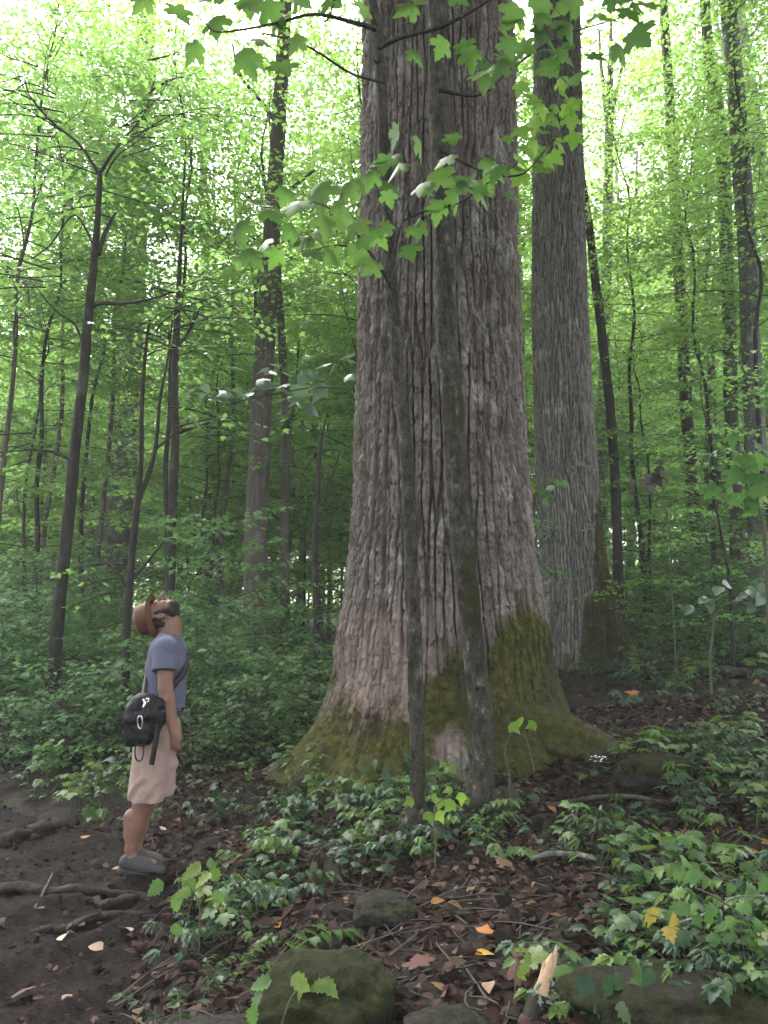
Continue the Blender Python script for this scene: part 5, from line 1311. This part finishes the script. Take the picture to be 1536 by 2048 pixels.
for s_ in (-1, 1):
    B.cone(H(.041, s_ * .009, .098), H(.041, s_ * .012, .096), .010, .009, .008)
    B.ell(H(.010, s_ * .030, .092), (.010, .016, .012), AX, .008, 'cut')          # eye hollow
    B.cone(H(-.006, s_ * .012, .089), H(-.004, s_ * .044, .078), .009, .008, .012)  # brow
    B.ell(H(.026, s_ * .080, -.014), (.033, .014, .020), AX, .006)                # ear
    B.ell(H(.024, s_ * .095, -.012), (.019, .008, .010), AX, .004, 'cut')
    B.cone(H(.040, s_ * .040, .066), H(.03, s_ * .05, .05), .016, .014, .02)      # cheek
B.cone(H(.063, -.018, .086), H(.063, .018, .086), .007, .007, .006); B.cone(H(.073, -.014, .083), H(.073, .014, .083), .008, .008, .006)
nb_ = PX(338, 1282)
B.chain([H(.045, 0, -.045), PX(340, 1258), nb_], [.062, .062, .072], .03)
B.cone(PX(352, 1246), PX(349, 1276), .030, .03, .03)
for s_, sh, el, wr in ((near, (331, 1297), (331, 1377), (345, 1449)), (far, (336, 1296), (334, 1372), (346, 1440))):
    S, E, W_ = Q(*sh, s_ * .185), Q(*el, s_ * .225), Q(*wr, s_ * .235)
    B.cone(Q(334, 1288, s_ * .06), S, .065, .058, .03)
    B.chain([S, S * .5 + E * .5, E, E * .7 + W_ * .3, W_], [.058, .050, .042, .045, .030], .015)
    ax = unit(W_ - E); f1_ = unit(Q(366, 1474, 0) - Q(346, 1450, 0)); palm = W_ + ax * .05 + f1_ * .012
    B.cone(W_, palm, .028, .030, .012); back = unit(np.cross(ax, [0, 1.0, 0]) * 1.0); back = back if back[0] > 0 else -back
    for a_ in (-.02, 0, .02): B.cone(W_ + ax * .03, palm + ax * .035 + back * a_ * 1.0, .022, .019, .012)
    for i_ in range(4):                                         # four curled fingers, a thumb from the side of the palm
        k0 = palm + ax * (.046 - .004 * abs(i_ - 1)) + back * (.028 - .019 * i_) + np.array([0, s_ * .008, 0]); ln = (.036, .040, .038, .030)[i_]
        k1 = k0 + ax * ln * .85 + np.array([0, -s_ * .010, 0]) - back * .004; k2 = k1 + ax * ln * .35 + np.array([0, -s_ * .026, 0]) - back * .010; k3 = k2 - ax * ln * .45 + np.array([0, -s_ * .014, 0])
        B.chain([k0, k1, k2, k3], [.0105, .0095, .0088, .008], .003)
    t0 = W_ + ax * .022 + back * .026; t1 = t0 + ax * .034 + back * .014 + np.array([0, -s_ * .012, 0]); t2 = t1 + ax * .036 - back * .004 + np.array([0, -s_ * .010, 0])
    B.chain([t0, t1, t2], [.015, .0115, .009], .006)
legs = {near: [(306, 1470), (289, 1580), (285, 1604), (270, 1650), (262, 1690), (262, 1712)], far: [(312, 1470), (297, 1580), (293, 1604), (280, 1650), (273, 1690), (275, 1708)]}
for s_, L_ in legs.items():
    dd = s_ * .095
    P = [Q(a, b_, dd) for a, b_ in L_]
    B.chain(P, [.064, .056, .053, .046, .032, .034], .02)
    B.cone(Q(L_[3][0] - 8, 1628, dd), Q(L_[4][0] - 4, 1668, dd), .041, .031, .02)           # calf, behind the shin
    B.cone(P[-1], Q(L_[-1][0] + 45, 1722 if s_ < 0 else 1716, dd), .034, .026, .02)
Vb, Fb = B.surface(); Vb = B.relax(Vb, Fb, 2)
mb = MB(); mb.add(Vb, Fb); mb.build('body', M['skin'], man)
# ---- beard and hair
F_ = Field(H(0, 0, 0) - .22, H(0, 0, 0) + .22, .004)
F_.cone(H(.097, -.018, .043), H(.097, .018, .043), .028, .028, .02)
for s_ in (-1, 1): F_.chain([H(-.005, s_ * .068, .012), H(.030, s_ * .064, .010), H(.066, s_ * .056, .010), H(.09, s_ * .026, .042)], [.010, .016, .024, .027], .02)
F_.cone(H(.080, 0, .018), H(.095, 0, .03), .035, .034, .02)
F_.cone(H(.085, -.035, -.002), H(.085, .035, -.002), .034, .034, .02)
F_.cone(H(.053, -.018, .090), H(.053, .018, .090), .0085, .0085, .008)
V, F = F_.surface(); V = V + (.006 * (fbm3(V * 130, 4, 2) - .5))[:, None] * unit(V - HC); b = MB(); b.add(F_.relax(V, F, 1), F); b.build('beard', M['hair'], man)
F_ = Field(H(0, 0, 0) - .22, H(0, 0, 0) + .22, .004)
F_.ell(H(-.02, 0, -.034), (.084, .076, .066), AX, .02); F_.cone(H(.034, -.035, -.070), H(.034, .035, -.070), .034, .034, .02)
V, F = F_.surface(); V = V + (.007 * (fbm3(V * 110, 5, 2) - .5))[:, None] * unit(V - HC); b = MB(); b.add(F_.relax(V, F, 1), F); b.build('hair', M['hair'], man)
for s_ in (-1, 1):
    b = MB(); u, v = np.meshgrid(np.linspace(0, 6.283, 16, endpoint=False), np.linspace(.05, 3.09, 9)); c_ = H(.011, s_ * .030, .076)
    b.add(c_ + .011 * np.stack([np.cos(u) * np.sin(v), np.sin(u) * np.sin(v), np.cos(v)], -1), grid_faces(9, 16, True)); b.build('eye', M['eye'], man)
# ---- hat: creased crown and a curved brim, tilted back with the head
hat = MB(); n_, k_ = 26, 64; tt = np.linspace(0, 1, n_); ang = np.linspace(0, 2 * math.pi, k_, endpoint=False); T_, A_ = np.meshgrid(tt, ang, indexing='ij')
HB = H(-.030, 0, -.004); ha = unit(PX(274, 1243) - PX(311, 1233))              # brim plane centre and the way the crown points
hl = lat; hf = unit(np.cross(hl, ha)); hf = hf if hf @ fc > 0 else -hf
prof_h = np.interp(T_, [0, .3, .62, .80, .92, 1], [0, .055, .102, .118, .122, .118]); prof_r = np.interp(T_, [0, .3, .62, .80, .92, 1], [1.0, .965, .87, .66, .36, 0.02])
dent = .007 * np.exp(-(np.sin(A_) * prof_r / .35) ** 2) * ss(.6, .95, T_)
pinch = 1 - .03 * ss(.35, .85, T_) * ss(.2, 1, np.cos(A_)) * np.abs(np.sin(A_))
V = HB + ha * (prof_h - dent)[..., None] + hf * (.108 * prof_r * np.cos(A_) * pinch)[..., None] + hl * (.092 * prof_r * np.sin(A_) * pinch)[..., None]
hat.add(V, grid_faces(n_, k_, True)[:, ::-1])
crown_o = hat.build('hat', M['hat'], man)
br = MB(); m_ = 8; q = np.linspace(0, 1, m_); Qg, A_ = np.meshgrid(q, ang, indexing='ij')
lift = .016 * np.abs(np.sin(A_)) * Qg ** 1.5 - .016 * np.cos(A_) * Qg ** 1.5
for s_ in (0, 1):
    V = HB + ha * (lift + .004 * s_ - .002)[..., None] + hf * ((.106 + .040 * Qg) * np.cos(A_))[..., None] + hl * ((.090 + .046 * Qg) * np.sin(A_))[..., None]
    br.add(V, grid_faces(m_, k_, True))
br.build('hat_brim', M['hat'], crown_o, origin=man.location)
bd = MB(); 
Tb, Ab = np.meshgrid([.03, .14], ang, indexing='ij'); pr = np.interp(Tb, [0, .3], [1.018, .985])
bd.add(HB + ha * np.interp(Tb, [0, .3], [0, .055])[..., None] + hf * (.110 * pr * np.cos(Ab))[..., None] + hl * (.094 * pr * np.sin(Ab))[..., None], grid_faces(2, k_, True)); bd.build('hat_band', M['sole'], crown_o, origin=man.location)
# ---- T-shirt
lo, hi = Q(262, 1440) - [0, .36, 0], Q(396, 1246) + [0, .36, 0]
T = Field(lo, hi, .006)
rows = []
for py, xb_, xf, hw in [(1425, 292, 367, .172), (1400, 291, 367, .170), (1370, 291, 369, .172), (1345, 293, 373, .178), (1322, 296, 376, .188), (1300, 302, 372, .19), (1282, 309, 364, .165), (1270, 317, 358, .12), (1262, 322, 355, .085)]:
    a, b2 = Q(xb_, py), Q(xf, py); rows.append((a[2], (a[0] + b2[0]) / 2, MY, (b2[0] - a[0]) / 2, hw))
T.stack(rows, .02)
for s_, sh, el in ((near, (330, 1296), (328, 1342)), (far, (335, 1295), (336, 1340))):
    S, E = Q(*sh, s_ * .19), Q(*el, s_ * .222)
    T.cone(Q(333, 1284, s_ * .09), S, .062, .066, .03); Eo = E + (E - S) * .6
    sl, P = T.sub(np.minimum(S, Eo) - .13, np.maximum(S, Eo) + .13); ab = Eo - S; t_ = np.clip(((P - S) @ ab) / (ab @ ab), 0, 1); d_ = np.linalg.norm(P - S - t_[..., None] * ab, axis=-1) - (.066 + .014 * t_)
    d_ = np.maximum(d_, (P - E) @ unit(E - S)); T.put(sl, d_, .015)
T.cut(Q(330, 1417), (0.03, 0, -1)); T.cut(PX(340, 1266) + [0, 0, .004], (.32, 0, 1))
V, F = T.surface(); V = T.relax(V, F, 2)
nrm_ = unit(V - np.c_[np.full(len(V), Q(332, 1340)[0]), np.full(len(V), MY), V[:, 2]])
w1 = np.sin((V[:, 2] * 42 + V[:, 0] * 30 + 3 * fbm3(V * 6, 2)) * 1.0); V = V + nrm_ * ((.009 * w1 * fbm3(V * 5, 3)) + .028 * (fbm3(V * [7, 7, 4], 7) - .5))[:, None]
b = MB(); b.add(V, F); b.build('shirt', M['shirt'], man)
# ---- shorts
lo, hi = Q(238, 1612) - [0, .3, 0], Q(385, 1405) + [0, .3, 0]
T = Field(lo, hi, .006)
a = lambda py, x0, x1, d, hw: (Q(0, py)[2], (Q(x0, py)[0] + Q(x1, py)[0]) / 2, MY + d, (Q(x1, py)[0] - Q(x0, py)[0]) / 2 * (.92 - .10 * min(1, max(0, (py - 1440) / 120))), hw * .9)
T.stack([a(1412, 290, 363, 0, .160), (a(1440, 284, 359, 0, .172)), a(1470, 276, 354, 0, .178), a(1492, 272, 350, 0, .175)], .02)
T.stack([a(1465, 274, 352, -.085, .09), a(1500, 270, 349, -.09, .098), a(1540, 265, 346, -.096, .105), a(1575, 261, 344, -.10, .112), a(1606, 258, 342, -.10, .115)], .02)
T.stack([a(1465, 282, 354, .085, .09), a(1500, 278, 352, .09, .098), a(1540, 276, 350, .096, .105), a(1575, 276, 348, .10, .11), a(1606, 275, 347, .10, .112)], .015)
T.cut(Q(302, 1591), (-.06, 0, -1))
V, F = T.surface(); V = T.relax(V, F, 2)
nrm_ = unit(V - np.c_[np.full(len(V), Q(305, 1520)[0]), np.full(len(V), MY), V[:, 2]]); V = V + nrm_ * (.024 * (fbm3(V * [9, 9, 5], 12) - .5) + .012 * np.sin(V[:, 2] * 55 - V[:, 0] * 60 + 5 * fbm3(V * 5, 14)) * ss(.45, .6, fbm3(V * 5, 15)))[:, None]
b = MB(); b.add(V, F); b.build('shorts', M['shorts'], man)
b = MB(); ta = np.linspace(0, 2 * math.pi, 40); bc = Q(327, 1424); ribbon_pts = np.c_[bc[0] + .122 * np.cos(ta), MY + .166 * np.sin(ta), bc[2] + 0 * ta]
Tb = np.stack([ribbon_pts + [0, 0, q] for q in (-.018, .018)], 0); b.add(Tb, grid_faces(2, 40)); b.build('belt', M['sole'], man)
# ---- shoes
for s_, (x0, y0), (x1, y1) in ((near, (252, 1722), (322, 1734)), (far, (268, 1712), (338, 1724))):
    h0, t0 = Q(x0, y0, s_ * .095), Q(x1, y1, s_ * .10); g0, gt = h0[2], t0[2]
    F_ = Field(np.minimum(h0, t0) - .12, np.maximum(h0, t0) + .16, .005); mid_ = h0 * .45 + t0 * .55
    F_.chain([h0 + [0, 0, .010], mid_ + [0, 0, .008], t0 + [0, 0, .002]], [.037, .040, .030], .02)
    F_.cone(h0 + [.005, 0, .02], h0 + [.02, 0, .035], .037, .037, .02); F_.cone(h0 + [.05, 0, .025], mid_ + [.02, 0, .012], .034, .033, .02); F_.cut(h0 + [0, 0, .055], (-.12, 0, 1))
    F_.cut(h0 * .5 + t0 * .5 - [0, 0, .022], ((t0[2] - h0[2]) / (t0[0] - h0[0]), 0, -1))
    V, F = F_.surface(); b = MB(); b.add(F_.relax(V, F, 2), F); sh_ = b.build('shoe', M['shoe'], man)
    b = MB()
    for q in range(4):
        c_ = h0 * (.62 - .09 * q) + t0 * (.38 + .09 * q) + [0, 0, .047 - .006 * q]; add_tube(b, [c_ + [0, -.024, -.010], c_ + [.004, 0, .001], c_ + [0, .024, -.010]], .003, 5, cap=False)
    b.build('laces', M['sole'], sh_, origin=man.location)
    F_ = Field(np.minimum(h0, t0) - .12, np.maximum(h0, t0) + .12, .005); dz = np.array([0, 0, .034])
    F_.chain([h0 - dz, mid_ - dz, t0 - dz * .9], [.047, .049, .042], .01); F_.f = np.maximum(F_.f, 0 * F_.f - 1)
    F_.cut(h0 * .5 + t0 * .5 - [0, 0, .018], (-(t0[2] - h0[2]) / (t0[0] - h0[0]), 0, 1)); F_.cut(h0 * .5 + t0 * .5 - [0, 0, .052], ((t0[2] - h0[2]) / (t0[0] - h0[0]), 0, -1))
    V, F = F_.surface(); b = MB(); b.add(F_.relax(V, F, 1), F); b.build('sole', M['sole'], sh_, origin=man.location)
# ---- shoulder bag
BD = -.30
bag = thing('shoulder_bag', 'black shoulder bag with a steel carabiner hanging at the man\'s hip', 'bag', Q(288, 1490, BD))
F_ = Field(Q(228, 1505, BD - .16), Q(346, 1380, BD + .22) + .01, .006)
for (x0, y0), (x1, y1), r_ in [((262, 1425), (266, 1466), .062), ((288, 1414), (286, 1468), .070), ((312, 1416), (308, 1452), .055), ((258, 1436), (262, 1472), .050), ((322, 1412), (318, 1440), .040)]:
    F_.cone(Q(x0, y0, BD + .05), Q(x1, y1, BD + .05), r_, r_ * .95, .03)
V, F = F_.surface(); V = F_.relax(V, F, 1); ctr = Q(286, 1445, BD + .05)
V = V + unit(V - ctr) * (.030 * (fbm3(V * 12, 31) - .5) + .012 * (fbm3(V * 34, 33, 2) - .5))[:, None]; V[:, 1] = ctr[1] + (V[:, 1] - ctr[1]) * .95
b = MB(); b.add(V, F); b.build('pouch', M['bag'], bag)
F_ = Field(Q(228, 1480, BD - .16), Q(346, 1375, BD + .22) + .01, .006)
F_.chain([Q(252, 1432, BD + .03), Q(286, 1408, BD + .03), Q(318, 1410, BD + .04)], [.045, .062, .046], .03)
F_.cone(Q(262, 1440, BD - .01), Q(302, 1428, BD - .01), .03, .034, .03)
V, F = F_.surface(); V = F_.relax(V, F, 1); V = V + unit(V - ctr) * (.022 * (fbm3(V * 14, 41) - .5))[:, None]; b = MB(); b.add(V, F); b.build('flap', M['bag'], bag)
def ribbon(mb, pts, wid, th=.003, n=40, nrm=None):
    P = smooth_path(pts, n); T_ = unit(np.gradient(P, axis=0)); N_ = np.array(nrm, float)[None] if nrm is not None else unit(P - np.c_[np.full(n, Q(332, 1350)[0]), np.full(n, MY), P[:, 2]])
    W_ = unit(np.cross(T_, N_)) * wid / 2; N2 = unit(np.cross(W_, T_)) * th
    V = np.stack([P - W_ - N2, P + W_ - N2, P + W_ + N2, P - W_ + N2], 1).reshape(-1, 3); mb.add(V, grid_faces(n, 4, True))
b = MB()
ribbon(b, [Q(310, 1408, BD + .06), Q(338, 1384, -.20), Q(352, 1365, -.175), Q(368, 1345, -.12), Q(376.5, 1325, -.03), Q(372, 1300, .06), Q(356, 1277, .12), Q(338, 1266, .14), Q(318, 1275, .12), Q(302, 1300, .06), Q(293.5, 1335, -.05), Q(289, 1370, -.13), Q(284, 1400, -.2), Q(278, 1416, BD + .04)], .036, n=120)
b.build('strap', M['webbing'], bag)
b = MB(); ribbon(b, [Q(316, 1448, BD - .045), Q(313, 1475, BD - .04), Q(308, 1500, BD - .03), Q(303, 1527, BD - .02)], .030, nrm=(0, -1, 0)); b.build('hanging_strap', M['webbing'], bag)
b = MB(); lp = smooth_path([Q(273, 1478, BD), Q(270, 1500, BD), Q(272, 1515, BD), Q(279, 1520, BD), Q(286, 1512, BD), Q(287, 1495, BD), Q(287, 1478, BD)], 40); add_tube(b, lp, .0045, 6); b.build('cord_loop', M['webbing'], bag)
b = MB(); cp = [Q(282, 1431, -.415), Q(284, 1436, -.415), Q(284.5, 1448, -.413), Q(282, 1456, -.410), Q(277, 1453, -.410), Q(275, 1440, -.413), Q(277, 1433, -.415), Q(282, 1431, -.415)]; add_tube(b, smooth_path(cp, 40), .0035, 7); b.build('carabiner', M['steel'], bag)
b = MB(); add_tube(b, smooth_path([Q(286, 1398, -.40), Q(290, 1406, -.405), Q(287, 1414, -.408)], 8), .007, 8); add_tube(b, smooth_path([Q(292, 1398, -.40), Q(297, 1397, -.40), Q(297, 1402, -.40), Q(294, 1404, -.40)], 12), .004, 6); b.build('buckle', M['steel'], bag)
b = MB(); ribbon(b, [Q(288, 1412, -.40), Q(287, 1422, -.408), Q(281, 1432, -.413)], .012, nrm=(0, -1, 0), n=10); b.build('key_strap', M['webbing'], bag)

# ---------------------------------------------------------------- the damp forest air
HZ = NT('haze_air'); HZ.l.new(HZ.node('ShaderNodeVolumePrincipled', i_Density=HAZE, i_Anisotropy=.0).outputs[0], HZ.out.inputs['Volume'])
HZ.n['Principled Volume'].inputs['Color'].default_value = (.93, .97, .95, 1)
x0, x1, y0, y1, z0, z1 = -165, 165, -65, 180, float(Z.min()) - 1.5, max(48.0, float(Z.max()) + 2)
b = MB(); b.add([[x0, y0, z0], [x1, y0, z0], [x1, y1, z0], [x0, y1, z0], [x0, y0, z1], [x1, y0, z1], [x1, y1, z1], [x0, y1, z1]], [[3, 2, 1, 0], [4, 5, 6, 7], [0, 1, 5, 4], [1, 2, 6, 5], [2, 3, 7, 6], [3, 0, 4, 7]])
tag(b.build('haze', HZ.m, smooth=False), kind='stuff')
